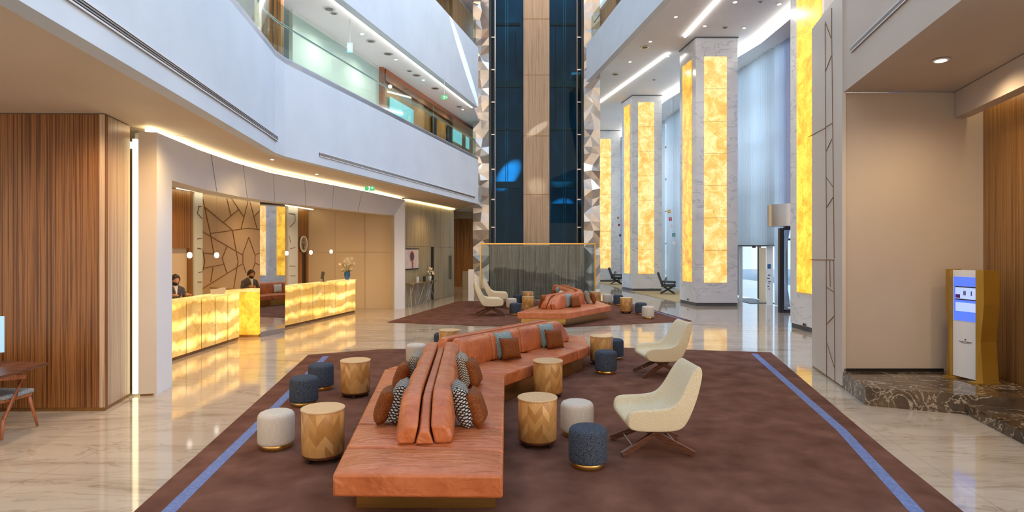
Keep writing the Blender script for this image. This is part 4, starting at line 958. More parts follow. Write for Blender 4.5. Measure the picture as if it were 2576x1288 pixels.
# level two back walls
struct(wall_mb([(-4.9, 4), (-5.15, 12.6)], 5.52, 7.5, .1).build('wall_gallery_side', M['tan']))
struct(wall_mb([(-5.0, 13.6), (-3.94, 18.1)], 5.52, 7.5, .1).build('wall_gallery_pale', mat('pale_green_white_wall', (.62, .68, .66), .3)))
struct(wall_mb([(-3.90, 18.1), (-1.75, 27.1)], 5.52, 7.5, .1).build('wall_gallery_shop', M['amberwood']))
struct(wall_mb([(-3.86, 18.05), (-1.72, 27.05)], 7.15, 7.5, -.05).build('trim_shop_header', M['cherry']))
struct(MB().box((-3.93, 18.0, 6.5), (.16, .22, 1.98)).build('trim_shop_post', M['cherry']))
fin = thing('wood_screen', 'screen of tall brown wood fins behind the gallery railing', 'screen')
for i in range(5):
    MB().box((-4.55-.09*i, 11.75+.02*i, 6.51), (.05, .16, 1.97)).build('fin', M['brownwood'], fin)
sg = thing('shop_window', 'turquoise lit shop window behind the gallery glass', 'shop window')
wall_mb([(-3.78, 18.4), (-3.35, 20.2)], 5.7, 6.75, -.02).build('lit_pane', M['shopglow'], sg)
sg = thing('shop_window', 'small turquoise lit window near the far end of the gallery', 'shop window')
wall_mb([(-2.40, 24.2), (-1.90, 26.3)], 6.45, 6.95, -.02).build('lit_pane', M['shopglow'], sg)
for i, (s0, s1) in enumerate(((.42, .47), (.60, .655), (.80, .85))):
    A_, B_ = Vector((-3.85, 18.09)).lerp(Vector((-1.70, 27.09)), s0), Vector((-3.85, 18.09)).lerp(Vector((-1.70, 27.09)), s1)
    struct(wall_mb([tuple(A_), tuple(B_)], 5.53, 6.95, -.02).build('door_%d' % (4+i), M['black'] if i < 2 else M['walnut']))
# level three
rl3 = thing('glass_railing', 'glass railing of the topmost gallery beside the lift tower', 'railing')
for s0, s1 in zip(cutl[5:-1], cutl[6:]):
    A_, B_ = along(rp, s0+.01), along(rp, s1-.01); wall_mb([tuple(A_), tuple(B_)], 9.68, 10.75, .012).build('glass_panel', M['glass'], rl3)
wall_mb(offset(E0, .05)[4:], 9.66, 9.74, .08).build('base_channel', M['dkgrey'], rl3)
struct(wall_mb([(-4.5, 17), (-1.75, 27.1)], 9.7, 12.6, .1).build('wall_gallery_top', M['brownwood']))
struct(MB().prism([(-4.1, 14), (-1.3, 22.6), (-1.3, 28), (-5, 28)], 12.6, 12.7).build('ceiling_top', M['ceil']))

# downlights and signs on ceilings
def downlight(px, py, z, r, label, grp, glowing=True, power=0):
    x, y = FP(px, py, z) if z < EYE else ((px-1288)/F_*((z-EYE)*F_/(HZ-py)), (z-EYE)*F_/(HZ-py))
    t = thing('downlight', label, 'ceiling light', (x, y, z), 0, grp)
    MB().lathe([(r, -.012), (r*1.08, -.008), (r*1.08, .0)], 20).build('trim_ring', M['white'] if glowing else M['steel'], t)
    MB().lathe([(r*.7, -.016), (r*.7, -.011)], 20).build('lamp' if glowing else 'grille', M['lampglow'] if glowing else M['dkgrey'], t)
    if power: light('SPOT', 'downlight_beam', (x, y, z-.06), power, WARM2, .06, spot=2.3, blend=.9)
gd = 'ceiling fittings under the upper gallery'
for i, (px, py, r, g, l) in enumerate(((828, 22, .13, 0, 'dark round speaker grille nearest on the gallery ceiling'), (840, 33, .09, 0, 'smaller round grille right behind the nearest gallery ceiling grille'),
    (911, 85, .06, 1, 'small lit spot nearest on the gallery ceiling'), (933, 103, .12, 0, 'round grille just behind the nearest lit gallery spot'), (977, 135, .12, 0, 'round grille before the second lit gallery spot'),
    (996, 149, .06, 1, 'second small lit spot on the gallery ceiling'), (1030, 178, .08, 0, 'small grille in the middle of the gallery ceiling'), (1048, 189, .12, 0, 'large grille in the middle of the gallery ceiling'),
    (1065, 201, .06, 1, 'third lit spot on the gallery ceiling'), (1095, 222, .12, 0, 'round grille left of the green gallery exit sign'), (1164, 275, .06, 1, 'farthest lit spot on the gallery ceiling'), (1155, 268, .12, 0, 'farthest round grille on the gallery ceiling'))):
    downlight(px, py, 7.5, r, l, gd, g, 0)
def exit_sign(px, py, y, w, h, rz, label, green=True, cz=7.5):
    x, z = XAT(px, y), ZAT(py, y); cord = cz-z-h/2; t = thing('exit_sign', label, 'exit sign', (x, y, z), rz)
    MB().box((0, 0, 0), (w, .04, h)).build('sign_box', M['greenglow'] if green else M['cyanlit'], t, bevel=.004)
    g = MB(); u = h*.5
    g.lathe([(.01, -u*.12), (u*.16, 0), (.01, u*.12)], 8, (-w*.06, -.026, u*.5))
    for a_, b_ in (((-.08, .35), (-.02, -.1)), ((-.02, -.1), (.12, -.45)), ((-.02, -.1), (-.2, -.5)), ((-.06, .28), (.14, .05)), ((-.08, .28), (-.26, .08))): g.bar((a_[0]*h, -.024, a_[1]*h), (b_[0]*h, -.024, b_[1]*h), .01, h*.09)
    g.build('running_figure', M['greenpale'], t)
    if w > h*1.5:
        g = MB(); g.bar((w*.22, -.024, 0), (w*.42, -.024, 0), .01, h*.12); g.bar((w*.30, -.024, h*.2), (w*.22, -.024, 0), .01, h*.1); g.bar((w*.30, -.024, -h*.2), (w*.22, -.024, 0), .01, h*.1); g.build('arrow', M['greenpale'], t)
    if cord: MB().box((0, 0, h/2+cord/2), (.012, .01, cord)).build('bracket', M['steel'], t)
exit_sign(930, 473, 16.6, .26, .15, 0, 'green exit sign hanging under the soffit before the reception portal', cz=3.74)
exit_sign(1118, 245, 19.0, .20, .13, 0, 'green exit sign under the gallery ceiling near the tower')
exit_sign(880, 120, 14.2, .12, .22, 0, 'pale cyan running figure sign hanging behind the gallery glass', False)
for px, py, l in ((685, 400, 'small spot in the warm soffit left of the portal curve'), (797, 437, 'small spot in the warm soffit over the portal curve')):
    downlight(px, py, 3.70, .04, l, 'spots in the warm soffit', True)

# ------------------------------------------------------------------ lift tower
TX0, TX1, TY = -.92, 3.0, 25.5
tw = thing('lift_tower', 'tall glazed lift tower with timber spine in the middle of the atrium', 'lift')
ZT = 15.0
MB().box((1.04, TY+2.2, ZT/2), (3.92, .1, ZT)).build('shaft_back', M['shaft'], tw)
MB().box((1.045, TY+.15, ZT/2+1), (1.11, .3, ZT-2)).build('timber_spine', M['lightwood'], tw)
for z in (4.4, 6.9, 9.5, 11.9): MB().box((1.045, TY-.003, z), (1.11, .004, .02)).build('spine_joint', M['bronze'], tw)
for x in (TX0-.02, TX1+.02): MB().box((x, TY+1.1, ZT/2), (.10, 2.2, ZT)).build('side_frame', M['darkmetal'], tw)
for x0, x1 in ((TX0+.04, .485), (1.605, TX1-.04)):
    MB().box(((x0+x1)/2, TY+.35, ZT/2+1), (x1-x0, .015, ZT-2)).build('shaft_glass', M['smoke'], tw)
    for z in (4.9, 9.35, 12.0, 7.35): MB().box(((x0+x1)/2, TY+.9, z), (x1-x0-.2, .2, .10 if z not in (4.9, 9.35) else .28)).build('crossbeam', M['darkmetal'], tw)
for x in (TX0+.18, TX1-.18): MB().tube([(x, TY+.28, 2.3), (x, TY+.28, ZT)], .03, 8).build('guide_rail', M['steel'], tw)
for x in (-.28, -.18, 2.24, 2.34): MB().tube([(x, TY+.5, 2.3), (x, TY+.5, ZT)], .014, 6).build('lift_cable', M['steel'], tw)
for z in (3.0, 4.2, 5.5, 7.0, 8.4, 9.8, 11.2):
    for x in (TX0+.1, TX1-.1): MB().box((x, TY+.25, z), (.16, .06, .05)).build('rail_bracket', M['steel'], tw)
MB().tube([(.15, TY+.6, 11.6), (.15, TY+.6, 10.4), (.22, TY+.6, 9.9), (.45, TY+.6, 9.7)], .014, 6).build('hanging_cable', M['black'], tw)
MB().tube([(1.9, TY+.6, 11.8), (1.9, TY+.6, 7.8), (1.82, TY+.6, 7.3), (1.62, TY+.6, 7.2)], .014, 6).build('hanging_cable', M['black'], tw)
def facets(x0, x1, y, z0, z1, nm, cell=.36, seed=1, parent=tw):
    rnd = random.Random(seed); nx = max(2, round((x1-x0)/cell)); nz_ = round((z1-z0)/cell); vs = []; fs = []
    for j in range(nz_+1):
        for i in range(nx+1):
            ed = i in (0, nx); vs.append((x0+(x1-x0)*i/nx+(0 if ed else rnd.uniform(-.4, .4)*cell*.5), y+rnd.uniform(-.15, .04), z0+(z1-z0)*j/nz_+(rnd.uniform(-.4, .4)*cell*.6 if 0 < j < nz_ and not ed else 0)))
    q = nx+1
    for j in range(nz_):
        for i in range(nx):
            a_ = j*q+i
            if rnd.random() < .5: fs += [(a_, a_+1, a_+q+1), (a_, a_+q+1, a_+q)]
            else: fs += [(a_, a_+1, a_+q), (a_+1, a_+q+1, a_+q)]
    b_ = len(vs); vs += [(x0, y+.3, z0), (x1, y+.3, z0), (x1, y+.3, z1), (x0, y+.3, z1)]
    fs += [(b_, b_+1, b_+2, b_+3)]
    L_ = [j*q for j in range(nz_+1)]; R_ = [j*q+nx for j in range(nz_+1)]
    fs += [tuple([b_]+[b_+3]+L_[::-1]), tuple([b_+1]+R_+[b_+2])]
    return MB().add(vs, fs).build(nm, M['facet'], parent)
facets(-1.66, TX0-.06, TY-.1, 0, 15, 'faceted_cladding', seed=3)
facets(TX1+.06, 3.74, TY-.1, 0, 15, 'faceted_cladding', seed=5)
# glass box with bronze screen
gx = thing('glass_screen_box', 'glass box with brass rim around a woven bronze screen, at the tower foot', 'glass box')
GX0, GX1, GY, GZ = -1.27, 3.36, 24.15, 2.27
MB().box(((GX0+GX1)/2, GY, GZ/2), (GX1-GX0, .02, GZ-.06)).build('glass_front', M['clear'], gx)
for x in (GX0, GX1): MB().box((x, GY+.5, GZ/2), (.02, 1.0, GZ-.06)).build('glass_side', M['clear'], gx)
MB().box(((GX0+GX1)/2, GY, GZ), (GX1-GX0+.06, .07, .06)).build('brass_rim', M['gold'], gx)
for x in (GX0, GX1): MB().box((x, GY+.5, GZ), (.06, 1.0, .06)).build('brass_rim', M['gold'], gx)
for x in (GX0, GX1): MB().box((x, GY, GZ/2-.02), (.05, .05, GZ-.05)).build('brass_post', M['gold'], gx)
scn = MB(); K = 110; vs = []
for i in range(K+1):
    x = GX0+.35+(GX1-GX0-.75)*i/K; y = GY+.5+(.03 if i % 2 else -.03)
    vs += [(x, y, .02), (x, y, GZ-.06), (x, y+.08, GZ-.06), (x, y+.08, .02)]
fs = []
for i in range(K):
    for j in range(4): k_ = (j+1) % 4; fs.append((4*i+j, 4*i+k_, 4*i+4+k_, 4*i+4+j))
scn.add(vs, fs+[(0, 1, 2, 3), (4*K+3, 4*K+2, 4*K+1, 4*K)]); scn.build('bronze_screen', M['screen'], gx)

# ------------------------------------------------------------------ right: columns, ceiling, gallery, curtains
def column(x0, x1, y0, y1, ztop, label, front, side, side_m, z0=.45, z1=8.4, skew=0):
    t = thing('marble_column', label, 'column')
    MB().prism([(x0, y0), (x1, y0), (x1, y1), (x0-skew, y1)], .12, ztop).build('shaft', M['wmarble'], t)
    MB().prism([(x0+.02, y0+.02), (x1-.02, y0+.02), (x1-.02, y1-.02), (x0-skew+.02, y1-.02)], 0, .12).build('plinth', M['dkgrey'], t)
    MB().prism([(x0-.02, y0-.02), (x1+.02, y0-.02), (x1+.02, y1+.02), (x0-skew-.02, y1+.02)], ztop, ztop+.05).build('cap', M['dkgrey'], t)
    if front:
        a_, b_ = front; xm = (a_+b_)/2
        opn = MB().box((xm, y0-.012, (z0+z1)/2), (b_-a_, .04, z1-z0)).build('onyx_panel', M['onyx'], t, bevel=.003)
        nb = 7
        for i in range(1, nb): MB().box((xm, y0-.034, z0+(z1-z0)*i/nb), (b_-a_, .003, .010)).build('panel_joint', M['bronze'], opn)
    if side:
        a_, b_ = side; f0, f1 = (a_-y0)/(y1-y0), (b_-y0)/(y1-y0)
        p0, p1 = (x0-skew*f0-.004, a_), (x0-skew*f1-.004, b_)
        wall_mb([p0, p1], z0, z1, .03).build('onyx_panel', side_m, t)
    return t
# column tops meet the ceiling at 9.6
CZ = 9.62
column(6.60, 8.10, 21.4, 22.9, CZ, 'white marble column with glowing onyx strips, nearest one seen from the front', (6.90, 7.70), (21.75, 22.55), M['onyx_amber'], .85, 8.95, skew=.16)
column(5.94, 7.39, 29.4, 30.9, CZ, 'white marble column with onyx strips behind the nearest front-facing one', (6.22, 7.0), (29.7, 30.5), M['onyx_amber'], .85, 9.3, skew=.25)
column(5.40, 6.90, 38.0, 39.5, CZ, 'farthest marble column with pale glowing onyx beside the lift tower', (5.5, 6.3), None, None, .85, 9.7-.6)
c0 = column(7.28, 8.8, 13.9, 15.55, CZ, 'marble column with deep yellow onyx, beside the panelled wall on the right', None, (14.0, 15.15), M['onyx_deep'], .95, 9.4, skew=.02)
def outlet(px, py, y, x, label, axis):
    t = thing('wall_socket', label, 'socket'); z = ZAT(py, y)
    MB().box((x, y, z), (.012, .16, .08) if axis == 'x' else (.16, .012, .08)).build('plate', M['steel'], t)
    for s_ in (-.04, .04): MB().box((x-.008, y+s_, z) if axis == 'x' else (x+s_, y-.008, z), (.008, .045, .045) if axis == 'x' else (.045, .008, .045)).build('socket_hole', M['black'], t)
outlet(2027, 817, 14.8, 7.26, 'double socket low on the column with deep yellow onyx', 'x')
outlet(1730, 753, 22.1, 6.51, 'double socket low on the side of the nearest front-facing column', 'x')

m_ = [(3.0, 22.5), (3.50, 19.0), (4.05, 15.1), (5.2, 6.5), (6, 2)]
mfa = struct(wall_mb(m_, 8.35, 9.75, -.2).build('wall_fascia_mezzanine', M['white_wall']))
struct(MB().prism([(3.2, 22.55), (3.7, 19), (4.25, 15.1), (5.4, 6.5), (6.2, 2), (8.9, 2), (8.9, 21.3), (7.6, 29.5), (7.0, 41), (2.6, 41), (2.6, 26), (3.2, 25.9)], CZ+.04, CZ+.14).build('ceiling_lounge', M['ceil']))
struct(MB().prism([(8.9, 2), (10.4, 2), (9.9, 21.3), (9.3, 29.5), (8.6, 41), (7.0, 41), (7.6, 29.5), (8.9, 21.3)], CZ-.22, CZ-.14).build('ceiling_lounge_edge', M['ceil']))
P0, P1 = Vector((3.08, 22.0)), Vector((3.93, 16.0)); slot(P0, P1, 8.62, 8.62, .10, 4, 'slot air vent low on the right mezzanine front', -1)
tag(wall_mb([(8.85, 3), (8.85, 21.3), (7.55, 29.5), (6.95, 40.5)], CZ-.13, CZ-.03, .05).build('cove_light', M['cove2']), 'wide white light cove along the curtain side of the tall lounge ceiling', 'light')
tag(wall_mb([(6.35, 3), (6.32, 18.2), (6.2, 21.3)], CZ-.02, CZ+.03, .06).build('cove_light', M['cove2']), 'thin light line on the lounge ceiling up to the nearest column', 'light')
tag(wall_mb([(6.1, 23.1), (4.5, 31)], CZ-.02, CZ+.03, .06).build('cove_light', M['cove2']), 'thin light line on the lounge ceiling behind the nearest column', 'light')
struct(MB().box((5, 40.9, 4.9), (8, .2, 9.9)).build('wall_back', M['wmarble']))
# mezzanine railing
mr = thing('glass_railing', 'glass railing of the right mezzanine beside the lift tower', 'railing')
for i in range(7):
    A_, B_ = along(m_[::1], i*1.25+.02), along(m_, (i+1)*1.25-.02); wall_mb([tuple(A_), tuple(B_)], 9.75, 10.8, -.012).build('glass_panel', M['glass'], mr)
MB().tube([(p_[0]+.1, p_[1], 10.6) for p_ in m_[:3]], .02, 8).build('handrail', M['steel'], mr)
wall_mb(m_[:4], 9.74, 9.80, -.06).build('base_channel', M['dkgrey'], mr)
struct(wall_mb([(3.6, 27.5), (5.6, 15)], 9.75, 12.4, -.1).build('wall_mezzanine', M['brownwood']))
gl = 'fittings in the tall lounge ceiling'
for px, py, r, g, l in ((1700, 42, .07, 1, 'lit ceiling spot next to the mezzanine front, nearest the tower side'), (1773, 65, .07, 1, 'lit ceiling spot before the nearest front-facing column'), (1824, 69, .09, 0, 'dark ceiling grille above the nearest front-facing column'),
    (1872, 70, .07, 1, 'lit ceiling spot right of the nearest front-facing column'), (1849, 5, .08, 1, 'lit ceiling spot at the picture top between the two light lines'), (1913, 5, .07, 0, 'small dark detector at the picture top'), (1636, 104, .07, 1, 'lit ceiling spot beyond the mezzanine slot vent'),
    (1622, 119, .16, 0, 'large round speaker grille in the lounge ceiling'), (1680, 141, .07, 1, 'lit ceiling spot beside the light line left of the nearest column'), (1548, 187, .16, 0, 'farther large round grille in the lounge ceiling'), (1585, 155, .07, 1, 'lit spot between the two large round grilles'), (1645, 201, .08, 0, 'dark grille above the second column'), (1960, 10, .08, 1, 'lit ceiling spot left of the deep yellow column')):
    downlight(px, py, CZ+.035, r, l, gl, g)

# window wall and curtains
WX = lambda y: 9.62-.075*(y-21.1)
win = struct(bpy.data.objects.new('window_1', None)); COL.objects.link(win)
gy = [(12, 42)]
wall_mb([(WX(10)+.5, 10), (WX(21.4)+.5, 21.4)], .05, 9.5, -.02).build('window_pane', M['blueglass'], win)
wall_mb([(WX(21.4)+.5, 21.4), (WX(41)+.5, 41)], .05, 9.5, -.02).build('window_pane', M['clear'], win)
for y in [12+2.0*i for i in range(16)]: MB().box((WX(y)+.55, y, 4.8), (.12, .08, 9.5)).build('mullion', M['darkmetal'], win)
for z in (2.4, 4.3, 6.2, 8.1): MB().bar((WX(12)+.55, 12, z), (WX(41)+.55, 41, z), .12, .07).build('transom', M['darkmetal'], win)
def curtain(y0, y1, z0, z1, label, amp=.075, wl=.19, gather=0):
    Ln = y1-y0; n_ = int(Ln/wl*8); vs = []; fs = []; rows = 1 if not gather else 10
    for j in range(rows+1):
        v = j/rows; z = z0+(z1-z0)*v
        for i in range(n_+1):
            s_ = i/n_; y = y0+Ln*s_; a_ = amp*(1+.4*math.sin(s_*9+1))
            if gather: g_ = 1-.62*math.exp(-((z-1.45)/.55)**2); y = y1-(y1-y)*g_
            vs.append((WX(y)+a_*math.sin(2*PI*s_*Ln/wl+.6*math.sin(s_*13)), y, z))
    q = n_+1
    for j in range(rows):
        for i in range(n_): a_ = j*q+i; fs.append((a_, a_+1, a_+q+1, a_+q))
    o = MB().add(vs, fs).build('curtain', M['curtain'], smooth=True); md2 = o.modifiers.new('solid', 'SOLIDIFY'); md2.thickness = .004
    return tag(o, label, 'curtain')
curtain(21.75, 25.6, 2.20, CZ-.2, 'sheer white pleated curtain above the vestibule, right of the nearest column')
curtain(20.75, 21.7, .02, CZ-.2, 'white curtain gathered at the middle beside the entrance door', .05, .15, 1)
curtain(26.2, 33.5, .02, CZ-.2, 'sheer white floor-length curtain seen between the two nearer columns')
curtain(34, 40.5, .02, CZ-.2, 'sheer white curtain farthest back beside the second column')
# hanging coloured tags on the glass by the curtain
for px, py, c_, l in ((1683, 532, (.75, .45, .02), 'yellow'), (1686, 551, (.55, .02, .06), 'red'), (1690, 568, (.8, .8, .8), 'pale grey'), (1695, 591, (.0, .25, .18), 'green'), (1695, 611, (.85, .85, .88), 'white')):
    y = 26.9; x = XAT(px, y); z = ZAT(py, y); t = thing('hanging_tag', 'small square %s tag hanging before the curtain between the columns' % l, 'tag', (x, y, z), 0, 'tags hanging between the columns')
    MB().box((0, 0, 0), (.14, .012, .15)).build('plate', mat('tag_'+l.replace(' ', '_'), c_, .4), t, bevel=.01)
    MB().tube([(0, 0, .07), (0, 0, CZ+.04-z)], .003, 5).build('cord', M['steel'], t)
    if l not in ('white',): MB().box((0, -.009, 0), (.05, .005, .05)).build('symbol', M['white'], t)
for px, py, c_, l in ((1555, 548, (.60, .30, .2), 'orange'), (1557, 566, (.45, .05, .08), 'dark red'), (1560, 592, (.1, .1, .12), 'black'), (1561, 611, (.85, .85, .88), 'white')):
    y = 34.2; x = XAT(px, y); z = ZAT(py, y); t = thing('hanging_tag', 'tiny %s tag beside the farthest marble column' % l, 'tag', (x, y, z), 0, 'tags beside the farthest column'); MB().box((0, 0, 0), (.12, .012, .14)).build('plate', mat('far_tag_'+l.replace(' ', '_'), c_, .4), t); MB().tube([(0, 0, .07), (0, 0, CZ+.04-z)], .003, 5).build('cord', M['steel'], t)
# vestibule
vb = thing('vestibule_frame', 'white lower entrance opening under the short curtain, right of nearest column', 'doorway')
VY = 21.95
MB().box((XAT(1900, VY), VY, 2.17), (1.30, .3, .05)).build('header', M['dkgrey'], vb)
MB().box((XAT(1863, VY), VY, 1.07), (.10, .12, 2.14)).build('jamb', M['white'], vb)
MB().box((XAT(1936, VY), VY, 1.07), (.22, .06, 2.14)).build('side_panel', M['white'], vb)
MB().box((XAT(1934, VY), VY-.034, ZAT(670, VY)), (.12, .008, .17)).build('screen', mat('blue_display', (.05, .13, .3), .2), vb)
gl_ = MB()
for py, w_ in ((692, .09), (700, .09), (712, .05), (708, .10), (720, .06), (727, .05)): gl_.box((XAT(1932+(py % 5), VY), VY-.034, ZAT(py, VY)), (w_, .006, .03))
gl_.build('lettering', M['black'], vb)
MB().box((XAT(1893, 23.5), 23.6, .01), (1.0, 2.4, .014)).build('door_mat', M['dkgrey'], vb)
MB().box((XAT(1896, VY), VY-.02, 2.12), (.12, .05, .05)).build('camera', M['black'], vb)
MB().box((XAT(1918, 22.8), 22.8, 1.05), (.25, .05, 2.1)).build('inner_panel', M['beige'], vb)
# entrance door right of vestibule
dr = struct(bpy.data.objects.new('door_8', None)); COL.objects.link(dr)
DY = 19.2
MB().box((XAT(1965, DY), DY, 1.36), (.14, .14, 2.72)).build('door_frame', M['darkmetal'], dr)
MB().box((XAT(2010, DY), DY, .05), (.95, .1, .10)).build('door_frame', M['darkmetal'], dr)
MB().box((XAT(2010, DY), DY, 2.72), (.95, .12, .12)).build('door_frame', M['darkmetal'], dr)
MB().box((XAT(1999, DY), DY, 1.36), (.62, .02, 2.6)).build('door_glass', M['clear'], dr)
MB().lathe([(.75, 0), (.75, .72)], 32, (XAT(1958, DY)+.75, DY+.7, 2.80)).build('door_canopy', M['steel'], dr, smooth='auto')

# far outside: a street front beyond the windows
struct(MB().box((30, 30, -.2), (30, 70, .3)).build('floor_outside', mat('pale_paving', (.45, .47, .5), .8)))
hz_ = thing('building', 'pale tower block seen through the blue entrance glass', 'building')
MB().box((24, 42, 5), (5, 5, 10)).build('wall', mat('far_concrete', (.35, .42, .5), .8), hz_)
for i in range(4):
    MB().box((24, 39.46, 1.8+i*2.2), (4.2, .06, .9)).build('window', M['darkmetal'], hz_)

# ------------------------------------------------------------------ right: panelled wall, niche, platform, kiosk
PW = [(4.80, 8.67), (5.15, 10.24)]
pl_ = struct(wall_mb(PW, .03, 5.80, -.05).build('wall_right_panel', M['panel']))
wall_mb(offset(PW, -.01), 0, .03, -.03).build('plinth', M['bronze'], pl_)
pd = (Vector(PW[1])-Vector(PW[0])).normalized(); pn = Vector((-pd.y, pd.x))
def on_pw(px, py):
    k_ = (px-1288)/F_; A_ = Vector(PW[0]); s_ = (k_*A_.y-A_.x)/(pd.x-k_*pd.y); q = A_+pd*s_; return Vector((q.x+pn.x*.004, q.y+pn.y*.004, ZAT(py, q.y)))
inl = ((2078, 653, 2099, 654), (2079, 654, 2080, 960), (2098, 652, 2101, 972), (2088, 655, 2089, 722), (2079, 722, 2099, 735), (2079, 816, 2100, 794), (2080, 860, 2101, 930), (2076, 60, 2080, 650), (2092, 20, 2099, 650),
       (2077, 180, 2092, 140), (2076, 55, 2092, 98), (2077, 320, 2094, 310), (2078, 445, 2096, 470), (2080, 522, 2097, 495), (2079, 380, 2093, 350), (2034, 345, 2076, 322), (2040, 653, 2079, 654))
for q in inl: MB().bar(on_pw(q[0], q[1]), on_pw(q[2], q[3]), .010, .008, up=(pn.x, pn.y, 0)).build('inlay_line', M['bronze'], pl_)
NF = [(4.82, 8.66), (4.13, 5.48), (3.267, 1.5)]
struct(wall_mb(NF, 4.30, 8.0, .2).build('wall_niche_fascia', M['tan']))
P0, P1 = Vector((4.13, 5.48)).lerp(Vector((4.82, 8.66)), -.25), Vector((4.13, 5.48)).lerp(Vector((4.82, 8.66)), .90); slot(P0, P1, 4.80, 4.80, .06, 4, 'slot air vent on the tan wall above the kiosk niche', -1)
struct(MB().prism([(4.85, 8.70), (4.16, 5.48), (3.29, 1.5), (9, 1.5), (9, 8.8)], 4.31, 4.40).build('ceiling_niche', M['tan']))
nw = struct(MB().box((5.90, 8.74, 2.15), (2.10, .1, 4.30)).build('wall_niche_back', M['tan']))
struct(MB().box((5.55, 8.675, .262), (1.44, .03, .04)).build('baseboard_niche', M['black']))
struct(wall_mb([(6.86, 8.68), (6.62, 7.6), (6.1, 4.6)], 0, 4.3, .1).build('wall_niche_wood', M['amberwood']))
struct(wall_mb([(6.45, 8.68), (5.99, 6.97), (5.2, 4.0)], 3.93, 4.30, .18).build('wall_niche_beam', M['tan']))
tag(wall_mb([(6.66, 8.6), (6.2, 6.9), (5.75, 5.2)], 4.20, 4.24, -.05).build('cove_light', M['cove']), 'warm light strip hidden behind the beam over the wood wall, right', 'light')
downlight(2367, 151, 4.30, .085, 'lit recessed downlight in the ceiling of the kiosk niche', None, True, 25)
pf_ = thing('marble_platform', 'stepped platform of dark brown veined marble under the kiosk', 'platform')
MB().prism([(4.80, 8.64), (4.56, 7.69), (5.52, 7.27), (6.44, 6.97), (6.60, 7.7), (6.84, 8.66)], 0, .24).build('upper_step', M['dmarble'], pf_)
MB().prism([(5.53, 7.26), (5.28, 6.16), (4.85, 4.4), (6.03, 4.4), (6.43, 6.96)], 0, .13).build('lower_step', M['dmarble'], pf_)
# kiosk
kk = thing('info_kiosk', 'free-standing gold and white information kiosk with lit blue screen', 'kiosk', (6.15, 8.08, .24))
fa, fb = Vector((-.03, .20)), Vector((.03, -.18))        # far and near edge of the front panel
kd = (fb-fa).normalized(); kn = Vector((kd.y, -kd.x))      # normal towards the lobby
if kn.x > 0: kn = -kn
HK = 1.50
def kp(u, o_): q = fa+kd*u+kn*o_; return (q.x, q.y)
MB().prism([kp(0, 0), kp(.385, 0), kp(.385, -.08), kp(0, -.08)], .03, HK-.01).build('white_panel', M['white'], kk, bevel=.003)
def side(u0, nm):
    sgn = -1 if u0 < .1 else 1; vs = []
    for z, w_ in ((0.02, .055), (.55, .02), (1.05, .065), (HK, .06)):
        for u, o_ in ((u0, .045), (u0+sgn*(.03+w_), .02), (u0+sgn*(.03+w_), -.22), (u0, -.10)): q = kp(u, o_); vs.append((q[0], q[1], z))
    fs = []
    for i in range(3):
        for j in range(4): k_ = (j+1) % 4; fs.append((4*i+j, 4*i+k_, 4*i+4+k_, 4*i+4+j))
    fs += [(0, 1, 2, 3), (15, 14, 13, 12)]; MB().add(vs, fs).build(nm, M['kgold'], kk)
side(0, 'gold_side'); side(.385, 'gold_side')
for u in (-.06, .33): MB().prism([kp(u, .10), kp(u+.15, .10), kp(u+.15, -.24), kp(u, -.24)], 0, .02).build('foot', M['kgold'], kk)
def kq(u0, u1, z0, z1, m, nm, o_=.004, par=None): return MB().prism([kp(u0, o_), kp(u1, o_), kp(u1, -.005), kp(u0, -.005)], z0, z1).build(nm, m, par or kk)
ks = kq(.02, .365, .80, 1.40, M['blueglow'], 'screen')
kq(.045, .35, 1.10, 1.26, M['paleglow'], 'screen_picture', .006, ks); kq(.045, .35, 1.255, 1.27, M['black'], 'screen_picture', .007, ks); kq(.045, .35, 1.085, 1.10, M['black'], 'screen_picture', .007, ks)
kq(.05, .12, 1.11, 1.16, mat('violet', (.12, .02, .25), .4), 'screen_picture', .007, ks)
for u in (.17, .19, .28): kq(u, u+.015, 1.15, 1.21, mat('navy_ink', (.05, .05, .15), .4), 'screen_picture', .007, ks)
kq(.05, .35, .93, 1.05, M['paleglow'], 'screen_panel', .006, ks)
kq(.10, .29, .515, .523, M['dkgrey'], 'lettering'); kq(.13, .26, .50, .505, M['dkgrey'], 'lettering'); kq(.185, .205, .54, .56, M['dkgrey'], 'logo')

# ------------------------------------------------------------------ left foreground: desk, monitor, chair
wd = thing('work_table', 'dark wood table cut by the left edge of the view', 'table')
MB().prism([(-5.18, 6.66), (-5.04, 5.5), (-7.2, 5.4), (-7.2, 6.95)], .72, .75).build('table_top', M['walnut'], wd, bevel=.004)
MB().prism([(-5.98, 6.85), (-5.9, 6.2), (-7.1, 6.2), (-7.1, 6.88)], .09, .72).build('pedestal', M['panel'], wd)
MB().prism([(-5.96, 6.86), (-5.88, 6.19), (-7.1, 6.19), (-7.1, 6.89)], 0, .09).build('plinth', M['gold'], wd)
mo = thing('monitor', 'pale blue computer screen at the left edge of the view', 'monitor', (-5.72, 6.6, .75), .15)
MB().box((-.04, 0, .32), (.25, .03, .40)).build('screen', mat('pale_blue_screen', (.3, .5, .6), .3, emit=(.25, .5, .7), es=.6), mo, bevel=.005)
MB().box((-.12, .02, .06), (.04, .03, .12)).build('stand', M['steel'], mo); MB().box((-.12, .02, .006), (.18, .14, .012)).build('foot', M['steel'], mo)
ch = thing('dining_chair', 'red-brown wooden chair with curved back and grey seat at the dark table', 'chair', (-5.62, 6.52, 0), r_(0))
MB().prism([(-.24, -.22), (.23, -.20), (.25, .20), (-.24, .22)], .40, .455).build('seat', M['greyseat'], ch, bevel=.025, seg=3)
